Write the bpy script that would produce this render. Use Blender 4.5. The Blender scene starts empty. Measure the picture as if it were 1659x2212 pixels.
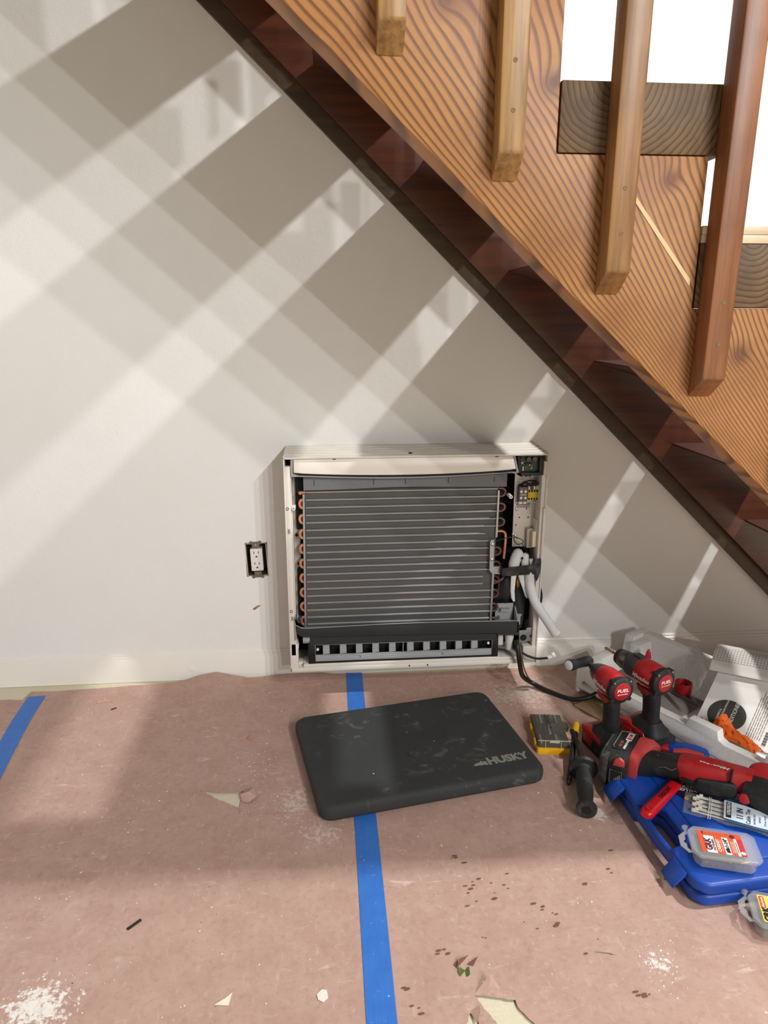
import bpy, bmesh, math, random
from mathutils import Vector, Matrix
from mathutils.geometry import delaunay_2d_cdt
scene = bpy.context.scene
COL = scene.collection
random.seed(7)
PI = math.pi

# ------------------------------------------------------------------ camera, world, lamps, exposure
cam_d = bpy.data.cameras.new('camera'); cam = bpy.data.objects.new('camera', cam_d); COL.objects.link(cam)
cam.location = (0, 0, 1.0452)
cam.rotation_euler = (math.radians(90 - 15.527), 0, math.radians(-4.85))
cam_d.sensor_fit = 'VERTICAL'; cam_d.sensor_height = 36; cam_d.lens = 1534 / 2212 * 36; cam_d.clip_start = .02
scene.camera = cam
world = bpy.data.worlds.new('room_light'); scene.world = world; world.use_nodes = True
world.node_tree.nodes['Background'].inputs[0].default_value = (1.0, .945, .89, 1)
world.node_tree.nodes['Background'].inputs[1].default_value = .30
LAMP_X, LAMP_Z = 2.38, 3.36
LAMPS = [(1.1, 425), (-2.1, 188), (-2.9, 197), (-3.7, 220), (-5.3, 280), (-7.5, 385)]   # a row of ceiling lamps running away from the wall
for ly, pw in LAMPS:
    L = bpy.data.lights.new('ceiling_lamp', 'POINT'); L.energy = pw; L.color = (1, 1, .985); L.shadow_soft_size = .045
    o = bpy.data.objects.new('ceiling_lamp', L); COL.objects.link(o); o.location = (LAMP_X, ly, LAMP_Z)
vs = scene.view_settings
scene.display_settings.display_device = 'sRGB'
vs.view_transform = 'Standard'; vs.look = 'None'; vs.gamma = 1; vs.use_curve_mapping = False; vs.exposure = 0.0

# ------------------------------------------------------------------ materials
def lin(v):
    v /= 255.0
    return v / 12.92 if v <= .04045 else ((v + .055) / 1.055) ** 2.4
def S(r, g, b): return (lin(r), lin(g), lin(b), 1)
class NT:
    def __init__(s, name):
        s.m = bpy.data.materials.new(name); s.m.use_nodes = True; s.t = s.m.node_tree
        s.b = s.t.nodes['Principled BSDF']
    def n(s, ty, **kw):
        nd = s.t.nodes.new(ty)
        for k, v in kw.items(): setattr(nd, k, v)
        return nd
    def val(s, sock, v):
        if hasattr(v, 'is_output') or isinstance(v, bpy.types.NodeSocket): s.t.links.new(v, sock)
        else: sock.default_value = v
    def math(s, op, a, b=0.0, c=0.0):
        nd = s.n('ShaderNodeMath', operation=op)
        s.val(nd.inputs[0], a); s.val(nd.inputs[1], b)
        if op in ('MULTIPLY_ADD', 'SMOOTH_MIN', 'SMOOTH_MAX'): s.val(nd.inputs[2], c)
        return nd.outputs[0]
    def noise(s, vec, scale, detail=3, rough=.55, dist=0):
        nd = s.n('ShaderNodeTexNoise'); s.t.links.new(vec, nd.inputs['Vector'])
        nd.inputs['Scale'].default_value = scale; nd.inputs['Detail'].default_value = detail
        nd.inputs['Roughness'].default_value = rough; nd.inputs['Distortion'].default_value = dist
        return nd.outputs['Fac']
    def obj(s): return s.n('ShaderNodeTexCoord').outputs['Object']
    def mapped(s, vec, scale=(1, 1, 1), rot=(0, 0, 0), loc=(0, 0, 0)):
        nd = s.n('ShaderNodeMapping'); s.t.links.new(vec, nd.inputs[0])
        nd.inputs['Scale'].default_value = scale; nd.inputs['Rotation'].default_value = rot; nd.inputs['Location'].default_value = loc
        return nd.outputs[0]
    def ramp(s, fac, stops):
        nd = s.n('ShaderNodeValToRGB'); s.val(nd.inputs[0], fac); e = nd.color_ramp.elements
        while len(e) < len(stops): e.new(.5)
        for i, (p, c) in enumerate(stops): e[i].position = p; e[i].color = c
        return nd.outputs[0]
    def mix(s, fac, a, b):
        nd = s.n('ShaderNodeMix', data_type='RGBA'); s.val(nd.inputs[0], fac); s.val(nd.inputs[6], a); s.val(nd.inputs[7], b)
        return nd.outputs[2]
    def bump(s, h, strength, dist=.002):
        nd = s.n('ShaderNodeBump'); nd.inputs['Strength'].default_value = strength; nd.inputs['Distance'].default_value = dist
        s.t.links.new(h, nd.inputs['Height']); s.t.links.new(nd.outputs[0], s.b.inputs['Normal'])
    def sep(s, vec):
        nd = s.n('ShaderNodeSeparateXYZ'); s.t.links.new(vec, nd.inputs[0]); return nd.outputs
    def comb(s, x, y, z):
        nd = s.n('ShaderNodeCombineXYZ'); s.val(nd.inputs[0], x); s.val(nd.inputs[1], y); s.val(nd.inputs[2], z); return nd.outputs[0]
    def set(s, **kw):
        for k, v in kw.items(): s.val(s.b.inputs[k], v)
        return s.m
MC = {}
def plain(name, rgb, rough=.5, metal=0.0, var=.12, scale=60, bump=0.0, bscale=300, dust=0.0, **kw):
    """simple procedural: colour with noise variation, optional bump and pale dust"""
    if name in MC: return MC[name]
    t = NT(name); v = t.obj(); c = S(*rgb)
    lo = tuple(x * (1 - var) for x in c[:3]) + (1,); hi = tuple(min(1, x * (1 + var)) for x in c[:3]) + (1,)
    col = t.mix(t.noise(v, scale, 4), lo, hi)
    if dust:
        f = t.ramp(t.noise(v, scale * .6, 6, .65), [(.52, (0, 0, 0, 1)), (.75, (dust, dust, dust, 1))])
        col = t.mix(f, col, S(172, 160, 148))
    t.set(**{'Base Color': col, 'Roughness': rough, 'Metallic': metal})
    for k, x in kw.items(): t.val(t.b.inputs[k.replace('_', ' ')], x)
    if bump: t.bump(t.noise(v, bscale, 3), bump, .001)
    MC[name] = t.m
    return t.m

# ------------------------------------------------------------------ mesh helpers
class MB:
    def __init__(s): s.v = []; s.f = []; s.mi = []
    def add(s, vs, fs, mi=0):
        o = len(s.v); s.v += [tuple(p) for p in vs]
        s.f += [tuple(i + o for i in f) for f in fs]; s.mi += [mi] * len(fs)
        return s
    def box(s, a, b, mi=0, M=None):
        x0, y0, z0 = a; x1, y1, z1 = b
        vs = [Vector(p) for p in ((x0, y0, z0), (x1, y0, z0), (x1, y1, z0), (x0, y1, z0), (x0, y0, z1), (x1, y0, z1), (x1, y1, z1), (x0, y1, z1))]
        if M is not None: vs = [M @ p for p in vs]
        return s.add(vs, [(0, 3, 2, 1), (4, 5, 6, 7), (0, 1, 5, 4), (1, 2, 6, 5), (2, 3, 7, 6), (3, 0, 4, 7)], mi)
    def cbox(s, c, d, mi=0, M=None): return s.box([c[i] - d[i] / 2 for i in range(3)], [c[i] + d[i] / 2 for i in range(3)], mi, M)
    def prism(s, poly, ax, a, b, mi=0, M=None):
        """polygon in the two axes other than ax (in cyclic order), extruded from a to b along ax"""
        n = len(poly)
        def P(p, t):
            q = {0: (t, p[0], p[1]), 1: (p[0], t, p[1]), 2: (p[0], p[1], t)}[ax]
            return (M @ Vector(q)) if M is not None else Vector(q)
        vs = [P(p, a) for p in poly] + [P(p, b) for p in poly]
        return s.add(vs, [tuple(range(n))[::-1], tuple(range(n, 2 * n))] + [(i, (i + 1) % n, n + (i + 1) % n, n + i) for i in range(n)], mi)
    def tube(s, path, r, n=10, mi=0, caps=True, closed=False):
        path = [Vector(p) for p in path]; m = len(path)
        rs = r if isinstance(r, (list, tuple)) else [r] * m
        ref = None; vs = []
        for i, p in enumerate(path):
            if closed: t = path[(i + 1) % m] - path[i - 1]
            else: t = path[min(i + 1, m - 1)] - path[max(i - 1, 0)]
            t.normalize()
            if ref is None: ref = Vector((0, 0, 1)) if abs(t.z) < .9 else Vector((1, 0, 0))
            u = (ref - t * ref.dot(t)).normalized(); w = t.cross(u); ref = u
            for k in range(n):
                a = 2 * PI * k / n
                vs.append(p + (u * math.cos(a) + w * math.sin(a)) * rs[i])
        fs = []
        for i in range(m if closed else m - 1):
            for k in range(n):
                j = (i + 1) % m
                fs.append((i * n + k, i * n + (k + 1) % n, j * n + (k + 1) % n, j * n + k))
        if caps and not closed: fs += [tuple(range(n))[::-1], tuple(range((m - 1) * n, m * n))]
        return s.add(vs, fs, mi)
    def cyl(s, p0, p1, r, n=16, mi=0, r1=None): return s.tube([p0, p1], [r, r if r1 is None else r1], n, mi)
    def lathe(s, p0, axis, prof, n=24, mi=0, caps=True):
        """prof: list of (distance along axis, radius)"""
        p0 = Vector(p0); ax = Vector(axis).normalized()
        return s.tubeprof([p0 + ax * d for d, r in prof], [r for d, r in prof], ax, n, mi, caps)
    def tubeprof(s, pts, rs, ax, n, mi, caps):
        ref = Vector((0, 0, 1)) if abs(ax.z) < .9 else Vector((1, 0, 0))
        u = (ref - ax * ref.dot(ax)).normalized(); w = ax.cross(u); vs = []
        for p, r in zip(pts, rs):
            for k in range(n):
                a = 2 * PI * k / n; vs.append(p + (u * math.cos(a) + w * math.sin(a)) * r)
        m = len(pts); fs = [(i * n + k, i * n + (k + 1) % n, (i + 1) * n + (k + 1) % n, (i + 1) * n + k) for i in range(m - 1) for k in range(n)]
        if caps: fs += [tuple(range(n))[::-1], tuple(range((m - 1) * n, m * n))]
        return s.add(vs, fs, mi)
    def sweep(s, secs, up=(0, 0, 1), n=20, e=3.0, mi=0, tdir=None):
        """secs: (point, width, height): superellipse sections lofted along the path"""
        up = Vector(up); m = len(secs); vs = []
        P = [Vector(q[0]) for q in secs]
        for i, q in enumerate(secs):
            t = (Vector(tdir) if tdir else P[min(i + 1, m - 1)] - P[max(i - 1, 0)]).normalized()
            sd = t.cross(up).normalized(); uu = sd.cross(t)
            for k in range(n):
                a = 2 * PI * (k + .5) / n; ca, sa = math.cos(a), math.sin(a)
                x = math.copysign(abs(ca) ** (2 / e), ca) * q[1] / 2; y = math.copysign(abs(sa) ** (2 / e), sa) * q[2] / 2
                vs.append(P[i] + sd * x + uu * y)
        fs = [(i * n + k, i * n + (k + 1) % n, (i + 1) * n + (k + 1) % n, (i + 1) * n + k) for i in range(m - 1) for k in range(n)]
        fs += [tuple(range(n))[::-1], tuple(range((m - 1) * n, m * n))]
        return s.add(vs, fs, mi)
    def mesh(s, name, bevel=0, seg=2, smooth=35):
        me = bpy.data.meshes.new(name); me.from_pydata(s.v, [], s.f)
        for p, i in zip(me.polygons, s.mi): p.material_index = i
        bm = bmesh.new(); bm.from_mesh(me)
        bmesh.ops.recalc_face_normals(bm, faces=bm.faces[:])
        if bevel:
            es = [e for e in bm.edges if len(e.link_faces) == 2 and e.calc_face_angle(0) > .5]
            bmesh.ops.bevel(bm, geom=es, offset=bevel, segments=seg, affect='EDGES', profile=.5, clamp_overlap=True)
        bm.to_mesh(me); bm.free()
        if smooth:
            me.shade_smooth(); me.set_sharp_from_angle(angle=math.radians(smooth))
        return me
    def build(s, name, mats, parent=None, bevel=0, seg=2, smooth=35, label=None):
        me = s.mesh(name, bevel, seg, smooth)
        for m in (mats if isinstance(mats, (list, tuple)) else [mats]): me.materials.append(m)
        return link(name, me, parent, label)
def link(name, me, parent=None, label=None):
    o = bpy.data.objects.new(name, me); COL.objects.link(o)
    if parent is not None: o.parent = parent
    if label: o['label'] = label
    return o
def thing(name, label, cat, loc=(0, 0, 0), rot=(0, 0, 0), group=None):
    o = bpy.data.objects.new(name, None); COL.objects.link(o); o.empty_display_size = .05
    o.location = loc; o.rotation_euler = rot
    return tag(o, label, cat, group)
def tag(o, label, cat, group=None):
    o['label'] = label; o['category'] = cat
    if group: o['group'] = group
    return o
def struct(o): o['kind'] = 'structure'; return o
def text(name, body, size, M, mat, parent=None, shear=0.0, ext=.00025, align='CENTER', sx=1.0, bold=0.0):
    cu = bpy.data.curves.new(name, 'FONT'); cu.body = body; cu.size = size; cu.shear = shear; cu.extrude = ext
    cu.align_x = align; cu.align_y = 'CENTER'; cu.resolution_u = 3; cu.offset = bold
    tmp = bpy.data.objects.new('tmp', cu); COL.objects.link(tmp)
    dg = bpy.context.evaluated_depsgraph_get(); me = bpy.data.meshes.new_from_object(tmp.evaluated_get(dg))
    bpy.data.objects.remove(tmp); bpy.data.curves.remove(cu)
    me.transform(M @ Matrix.Diagonal((sx, 1, 1, 1))); me.materials.clear(); me.materials.append(mat); me.name = name
    return link(name, me, parent)
def frame(o, x, y):
    """matrix with origin o, local x and y directions (text plane), z = x cross y"""
    x = Vector(x).normalized(); y = Vector(y); y = (y - x * y.dot(x)).normalized(); z = x.cross(y)
    return Matrix(((x.x, y.x, z.x, o[0]), (x.y, y.y, z.y, o[1]), (x.z, y.z, z.z, o[2]), (0, 0, 0, 1)))
def arc(c, r, a0, a1, n): return [(c[0] + r * math.cos(a0 + (a1 - a0) * i / n), c[1] + r * math.sin(a0 + (a1 - a0) * i / n)) for i in range(n + 1)]
def rrect(x0, y0, x1, y1, r, n=5):
    return (arc((x1 - r, y0 + r), r, -PI / 2, 0, n) + arc((x1 - r, y1 - r), r, 0, PI / 2, n) + arc((x0 + r, y1 - r), r, PI / 2, PI, n) + arc((x0 + r, y0 + r), r, PI, 1.5 * PI, n))
def spline(pts, k=8):
    P = [Vector(p) for p in pts]; P = [2 * P[0] - P[1]] + P + [2 * P[-1] - P[-2]]; out = []
    for i in range(1, len(P) - 2):
        for j in range(k):
            t = j / k; a, b, c, d = P[i - 1:i + 3]
            out.append(.5 * ((2 * b) + (c - a) * t + (2 * a - 5 * b + 4 * c - d) * t * t + (3 * b - a - 3 * c + d) * t ** 3))
    return out + [P[-2]]

# ------------------------------------------------------------------ big surfaces
WY = 1.9546                                       # wall plane
def wall_mat():
    t = NT('painted_wall'); v = t.obj(); xyz = t.sep(v)
    big = t.noise(v, 1.7, 3); med = t.noise(v, 9, 4)
    col = t.mix(big, S(232, 231, 227), S(238, 238, 235))
    col = t.mix(t.ramp(med, [(.45, (0, 0, 0, 1)), (.75, (.35, .35, .35, 1))]), col, S(229, 226, 222))
    # paler filler patch with a shape of its own
    q = t.mapped(v, (1, 1, 1), loc=(.115, 0, -.94)); a = t.sep(q); w = t.math('ADD', a[0], t.math('MULTIPLY', a[2], .9))
    dd = t.math('ADD', t.math('POWER', t.math('MULTIPLY', w, 20), 2), t.math('POWER', t.math('MULTIPLY', a[2], 12), 2))
    col = t.mix(t.ramp(dd, [(.8, (.4, .4, .4, 1)), (1.0, (0, 0, 0, 1))]), col, S(238, 236, 232))
    h = t.math('ADD', t.math('MULTIPLY', t.noise(v, 260, 2), .5), t.math('MULTIPLY', t.noise(v, 55, 3), .8))
    t.bump(h, .28, .0016)
    return t.set(**{'Base Color': col, 'Roughness': .55})
M_wall = wall_mat()
M_trim = plain('trim_paint', (236, 231, 222), .35, var=.03, scale=6, bump=.05, bscale=80)
def sub_mat():
    t = NT('pale_subfloor'); v = t.obj()
    g = t.noise(t.mapped(v, (3, 60, 3)), 3, 5, .6); f = t.noise(v, 150, 3)
    col = t.mix(g, S(212, 202, 170), S(234, 227, 206)); col = t.mix(t.math('MULTIPLY', f, .4), col, S(170, 150, 112))
    return t.set(**{'Base Color': col, 'Roughness': .7})
M_sub = sub_mat()
mb = MB(); mb.box((-4, -4, -.05), (4, WY + .2, -.001)); struct(mb.build('floor', M_sub, smooth=0))
OX0, OX1, OZ0, OZ1 = -.232, -.170, .316, .418    # cut-out for the outlet box
mb = MB()
xs = [-4, OX0, OX1, 4]; zs = [-.05, OZ0, OZ1, 3.5]
for i in range(3):
    for k in range(3):
        if i == 1 and k == 1: continue
        mb.add([(xs[i], WY, zs[k]), (xs[i + 1], WY, zs[k]), (xs[i + 1], WY, zs[k + 1]), (xs[i], WY, zs[k + 1])], [(0, 1, 2, 3)])
for (a, b) in (((OX0, OZ0), (OX0, OZ1)), ((OX0, OZ1), (OX1, OZ1)), ((OX1, OZ1), (OX1, OZ0)), ((OX1, OZ0), (OX0, OZ0))):
    mb.add([(a[0], WY, a[1]), (b[0], WY, b[1]), (b[0], WY + .014, b[1]), (a[0], WY + .014, a[1])], [(0, 1, 2, 3)])
mb.box((-4, WY + .08, -.05), (4, WY + .2, 3.5))
struct(mb.build('wall_back', M_wall, smooth=0))
prof = [(WY, 0), (WY - .014, 0), (WY - .014, .066), (WY - .0125, .068), (WY - .0125, .0695), (WY - .0105, .0705), (WY - .0095, .076), (WY - .0055, .0785), (WY - .0055, .081), (WY - .003, .085), (WY, .0855)]
for nm, a, b in (('baseboard_left', -4, .24), ('baseboard_right', .24, 4)):
    mb = MB(); mb.prism(prof, 0, a, b); struct(mb.build(nm, M_trim, smooth=40))
mb = MB()   # dab of paint filler on the baseboard, thumb-sized
mb.add([(-.405 + .013 * math.cos(a) * (1 + .2 * math.sin(3 * a)), WY - .0145, .035 + .009 * math.sin(a) - .004 * math.cos(a)) for a in [2 * PI * i / 14 for i in range(14)]] + [(-.405, WY - .0165, .035)],
       [(i, (i + 1) % 14, 14) for i in range(14)])
tag(mb.build('filler_dab', plain('filler_white', (240, 237, 228), .5, var=.05)), 'thumb-sized dab of white filler stuck on the baseboard', 'filler')
mb = MB()
mb.add([(-.207 + dx, WY - .0006, .218 + dz) for dx, dz in ((-.014, -.004), (-.007, -.007), (.0, -.001), (.008, .005), (.013, .005), (.004, .008), (-.004, .004))], [(0, 1, 2, 3, 4, 5, 6)])
tag(mb.build('wall_scrape', plain('scraped_drywall', (150, 118, 66), .8, var=.4, scale=200), smooth=0), 'small brown scrape through the wall paint below the outlet', 'scrape')

# ------------------------------------------------------------------ staircase
def stringer_mat(name, rot, light, dark, k=1.15, freq=78.0, rough=.5):
    """growth rings as level sets of v*exp(k*u), u along the board and v across it"""
    t = NT(name); v = t.obj(); p = t.sep(v)
    c, s_ = math.cos(rot), math.sin(rot)
    u = t.math('ADD', t.math('MULTIPLY', p[0], c), t.math('MULTIPLY', p[2], s_))
    w = t.math('ADD', t.math('MULTIPLY', p[0], -s_), t.math('MULTIPLY', p[2], c))
    warp = t.math('MULTIPLY', t.math('SUBTRACT', t.noise(t.mapped(t.comb(u, p[1], w), (2.2, 2.2, 5)), 1.6, 2), .5), .028)
    # knots push the rings aside
    kn = None
    for (kx, kz, kr) in ((0.354, 1.3812, 0.0213), (0.5546, 1.2514, 0.0189), (0.708, 0.98, 0.0236), (0.1888, 1.4874, 0.0236), (0.2891, 1.4048, 0.0141)):
        d = t.math('SQRT', t.math('ADD', t.math('POWER', t.math('SUBTRACT', p[0], kx), 2), t.math('POWER', t.math('SUBTRACT', p[2], kz), 2)))
        g = t.math('EXPONENT', t.math('MULTIPLY', d, -1 / kr))
        kn = g if kn is None else t.math('ADD', kn, g)
    ph = t.math('MULTIPLY', t.math('POWER', t.math('MAXIMUM', t.math('ADD', t.math('ADD', w, -1.0320), warp), .003), .7), t.math('EXPONENT', t.math('MULTIPLY', t.math('ADD', u, .44), k)))
    ph = t.math('ADD', ph, t.math('MULTIPLY', kn, .03))
    ring = t.math('FRACT', t.math('MULTIPLY', ph, freq))
    col = t.ramp(ring, [(0, S(*light)), (.45, S(*light)), (.72, S(*dark)), (.86, S(*dark)), (1, S(*light))])
    soft = t.noise(t.comb(t.math('MULTIPLY', u, 12), p[1], t.math('MULTIPLY', w, 220)), 1, 3)
    mid = tuple((a * .62 + b * .38) for a, b in zip(S(*light), S(*dark)))
    col = t.mix(t.math('MULTIPLY', soft, .55), col, mid)
    col = t.mix(t.ramp(kn, [(.25, (0, 0, 0, 1)), (.7, (.8, .8, .8, 1))]), col, S(96, 56, 30))
    blot = t.noise(v, 7, 4, .6); col = t.mix(t.ramp(blot, [(.42, (0, 0, 0, 1)), (.72, (.6, .6, .6, 1))]), col, S(120, 70, 36))
    t.bump(ring, .05, .001)
    return t.set(**{'Base Color': col, 'Roughness': rough})
def grain_mat(name, axis, light, dark, scale=1.0, rough=.42, blot=(120, 80, 48)):
    t = NT(name); v = t.obj(); sc = [90, 90, 90]; sc[axis] = 5
    g = t.noise(t.mapped(v, tuple(x * scale for x in sc)), 1, 5, .6, .4)
    col = t.ramp(g, [(.3, S(*dark)), (.62, S(*light))])
    b = t.noise(v, 9, 3); col = t.mix(t.ramp(b, [(.5, (0, 0, 0, 1)), (.78, (.6, .6, .6, 1))]), col, S(*blot))
    t.bump(g, .06, .001)
    return t.set(**{'Base Color': col, 'Roughness': rough})
def endgrain_mat():
    t = NT('tread_end_grain'); v = t.obj(); p = t.sep(v)
    x = t.math('SUBTRACT', p[0], .09); z = t.math('SUBTRACT', p[2], .11)
    wv = t.math('MULTIPLY', t.math('SUBTRACT', t.noise(v, 16, 2), .5), .014)
    r = t.math('ADD', t.math('SQRT', t.math('ADD', t.math('MULTIPLY', x, x), t.math('MULTIPLY', z, z))), wv)
    ring = t.math('FRACT', t.math('MULTIPLY', r, 105))
    col = t.ramp(ring, [(0, S(124, 96, 62)), (.5, S(112, 85, 54)), (.8, S(68, 48, 30)), (1, S(124, 96, 62))])
    b = t.noise(v, 14, 4); col = t.mix(t.ramp(b, [(.4, (0, 0, 0, 1)), (.75, (.7, .7, .7, 1))]), col, S(64, 42, 26))
    # top and long faces show stained long grain instead
    g = t.noise(t.mapped(v, (90, 5, 90)), 1, 4); lg = t.mix(g, S(58, 28, 16), S(82, 42, 24))
    nrm = t.sep(t.n('ShaderNodeTexCoord').outputs['Normal'])
    f = t.math('GREATER_THAN', t.math('ABSOLUTE', nrm[1]), .8)
    t.bump(ring, .12, .001)
    return t.set(**{'Base Color': t.mix(f, lg, col), 'Roughness': .6})
PITCH = math.atan(.93)
M_str = stringer_mat('stained_fir_stringer', -PITCH, (188, 132, 76), (96, 58, 30))
M_strw = grain_mat('dark_stained_wood', 0, (84, 42, 24), (56, 26, 15), .6, .3, (50, 22, 13))
M_bal = [grain_mat('stained_baluster_a', 2, (176, 136, 84), (116, 84, 47), blot=(104, 74, 42)), grain_mat('stained_baluster_b', 2, (158, 116, 70), (114, 78, 44), blot=(96, 64, 38)),
         grain_mat('stained_baluster_c', 2, (146, 94, 58), (110, 66, 40), blot=(92, 54, 34))]
M_tread = endgrain_mat()
SY0, SY1 = 1.1800, 1.246
stairs = thing('staircase', 'open-riser wooden staircase with stained notched stringer and square balusters', 'stairs', (0, 0, 0))
RUN, RISE = 0.2466, 0.2307
def corner(k): return (0.3681 + RUN * k, 1.2857 - RISE * k)        # inner corner of notch k (0 = highest one in view)
KMIN, KMAX = -6, 4
def botz(x): return 1.4350 - .882 * x
fv, ff = [], []          # front face, one polygon per tooth; shared points
pid = {}
def pt(x, z):
    key = (round(x, 4), round(z, 4))
    if key not in pid: pid[key] = len(fv); fv.append(key)
    return pid[key]
edge = []
for k in range(KMIN, KMAX + 1):
    x, z = corner(k); x1 = x + RUN; z1 = z - RISE
    if k == KMAX: pl = [pt(x, botz(x)), pt(x1, max(botz(x1), 0)), pt(x1, z), pt(x, z)]
    else: pl = [pt(x, botz(x)), pt(x1, botz(x1)), pt(x1, z1), pt(x1, z), pt(x, z)]
    ff.append(pl)
x1 = corner(KMAX)[0] + RUN
ff.append([pt(x1, botz(x1)), pt(1.64, 0), pt(1.69, 0), pt(1.69, corner(KMAX + 1)[1]), pt(x1, corner(KMAX + 1)[1])])
ff[-2].insert(2, pt(x1, corner(KMAX + 1)[1]))
mb = MB(); nn = len(fv)
cnt = {}
for f in ff:
    for a, b in zip(f, f[1:] + f[:1]): cnt[(a, b)] = 1
mb.add([(a, SY0, b) for a, b in fv] + [(a, SY1, b) for a, b in fv],
       [tuple(f) for f in ff] + [tuple(i + nn for i in f[::-1]) for f in ff] + [(a, a + nn, b + nn, b) for (a, b) in cnt if (b, a) not in cnt])
mb.build('outer_stringer', M_str, stairs, bevel=.003, seg=2, smooth=30, label='orange stained notched stringer with bold diagonal grain')
mb = MB()
pl = [(-1.75, 1.54 + .945 * 1.75), (1.62, 1.54 - .945 * 1.62), (1.62, .40), (-1.75, 1.54 + .945 * 1.75 + .44)]
mb.prism(pl, 1, WY - .042, WY - .001); mb.build('wall_stringer', M_strw, stairs, bevel=.002, label='dark red-brown stringer fixed against the wall')
mb = MB(); pl = [(-1.75, 1.4935 + .945 * 1.75), (1.575, 1.4935 - .945 * 1.575), (1.575, .12), (-1.75, 1.4935 + .945 * 1.75 + .12)]
mb.prism(pl, 1, WY - .02, WY - .0005); mb.build('wall_trim_board', grain_mat('trim_brown', 0, (74, 54, 32), (52, 38, 22), .6, .5, (44, 30, 18)), stairs, bevel=.001, label='dark brown trim board under the wall stringer')
TTH, TLEN = 0.1011, 0.2678
TB = (-.13, TLEN - .105)          # plank thinned and set back behind the stringer to place the light streaks
mb = MB(); mb.box((0, SY0 + .001, 0), (TLEN, SY1 + .002, TTH)); mb.prism([(TB[0], TTH - .006), (TB[0] + .13, TTH - .045), (TB[1], TTH - .045), (TB[1], TTH), (TB[0], TTH)], 1, SY1 + .001, WY - .043); tm = mb.mesh('tread', .004, 2); tm.materials.append(M_tread)
for k in range(KMIN, KMAX + 1):
    x, z = corner(k); o = link('tread', tm, stairs); o.location = (x + .002, 0, z + .001)
BX0, BSP, BW, BD = 0.2660, 0.1784, 0.0407, 0.0426
def baluster_mesh(L):
    m = MB(); m.prism([(-BD, .034), (0, 0), (0, L), (-BD, L)], 0, 0, BW); return m
bms = []
for mm in M_bal:
    me = baluster_mesh(1.02).mesh('baluster', .0035, 2); me.materials.append(mm); bms.append(me)
ms = MB(); ms.lathe((0, 0, 0), (0, -1, 0), [(0, .0034), (.0005, .0034), (.0007, .0024), (.0001, .001)], 12); sm = ms.mesh('screw_head'); sm.materials.append(plain('dull_steel', (128, 104, 74), .6, .3))
order = {-1: 0, 0: 0, 1: 1, 2: 2}
for i in range(-8, 6):
    x = BX0 + BSP * i; zb = 1.2432 - .937 * BSP * i
    if zb < .12: continue
    o = link('baluster', bms[order.get(i, (i + 9) % 3)], stairs); o.location = (x, SY0 - .0005, zb)
    if -1 <= i <= 2:
        for hz in (.09, .155):
            s_ = link('screw_head', sm, o); s_.location = (BW * .5, -BD - .0001, hz)
mb = MB(); a = Vector((BX0 - 8.5 * BSP, 0, 1.2432 + .937 * 8.5 * BSP + 1.0)); b = Vector((BX0 + 6 * BSP, 0, 1.2432 - .937 * 6 * BSP + 1.0))
mb.prism([(a.x, a.z), (b.x, b.z), (b.x, b.z + .07), (a.x, a.z + .07)], 1, SY0 - .055, SY0 + .02); mb.build('handrail', M_bal[1], stairs, bevel=.006)
mb = MB(); mb.prism([(0.4874, 1.2326), (0.4933, 1.2349), (0.6041, 1.1016), (0.6047, 1.0898)], 1, SY0 - .0012, SY0 + .001); mb.build('filled_crack', plain('raw_crack_wood', (226, 196, 150), .6, var=.1), stairs, smooth=0, label='pale split line across a stringer tooth')
x, z = corner(1)
mb = MB(); mb.box((x + .004, SY0 + .004, z + TTH + .0015), (x + .262, SY0 + .09, z + TTH + .015)); mb.box((x + .004, SY0 + .002, z + TTH + .0152), (x + .262, SY0 + .085, z + TTH + .028))
tag(mb.build('raw_board', grain_mat('raw_pine', 0, (232, 214, 184), (206, 180, 144), blot=(190, 160, 126)), bevel=.001), 'pale unfinished board lying on the lower visible stair tread', 'board')

# ------------------------------------------------------------------ wall outlet
M_black = plain('black_plastic', (22, 22, 23), .45, var=.25, scale=30)
M_rubber = plain('black_rubber', (34, 34, 34), .7, var=.25, scale=50, bump=.15, bscale=500, dust=.25)
M_dark = plain('dark_void', (10, 10, 10), .8, var=.3)
M_whitepl = plain('white_plastic', (233, 230, 224), .35, var=.03, scale=15)
M_steel = plain('zinc_steel', (196, 194, 190), .35, .85, var=.1, scale=80)
M_grey = plain('grey_abs', (160, 162, 163), .45, var=.08, scale=30)
ol = thing('wall_outlet', 'white duplex outlet without cover plate in an open wall box', 'outlet', ((OX0 + OX1) / 2, WY, (OZ0 + OZ1) / 2), (0, math.radians(-2), 0))
mb = MB()
hw, hh = .0305, .0505
for a, b in (((-hw, 0, -hh), (-hw + .002, .06, hh)), ((hw - .002, 0, -hh), (hw, .06, hh)), ((-hw, 0, hh - .002), (hw, .06, hh)), ((-hw, 0, -hh), (hw, .06, -hh + .002)), ((-hw, .058, -hh), (hw, .06, hh))): mb.box(a, b)
mb.build('outlet_box', plain('box_plastic', (92, 82, 68), .7), ol)
mb = MB(); mb.prism(rrect(-.0295, -.0495, .0295, .0495, .002), 1, -.0008, .0005)
mb2 = MB()
for a, b in (((-hw, -.0006, -hh), (-hw + .0025, .001, hh)), ((hw - .0025, -.0006, -hh), (hw, .001, hh)), ((-hw, -.0006, hh - .0025), (hw, .001, hh)), ((-hw, -.0006, -hh), (hw, .001, -hh + .0025))): mb2.box(a, b)
mb2.build('drywall_edge', plain('torn_drywall_edge', (196, 186, 164), .9, var=.2, scale=300), ol)
mb = MB(); mb.prism(rrect(-.0168, -.033, .0168, .033, .002), 1, -.004, .022); rc = mb.build('receptacle', M_whitepl, ol, bevel=.0008)
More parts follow.
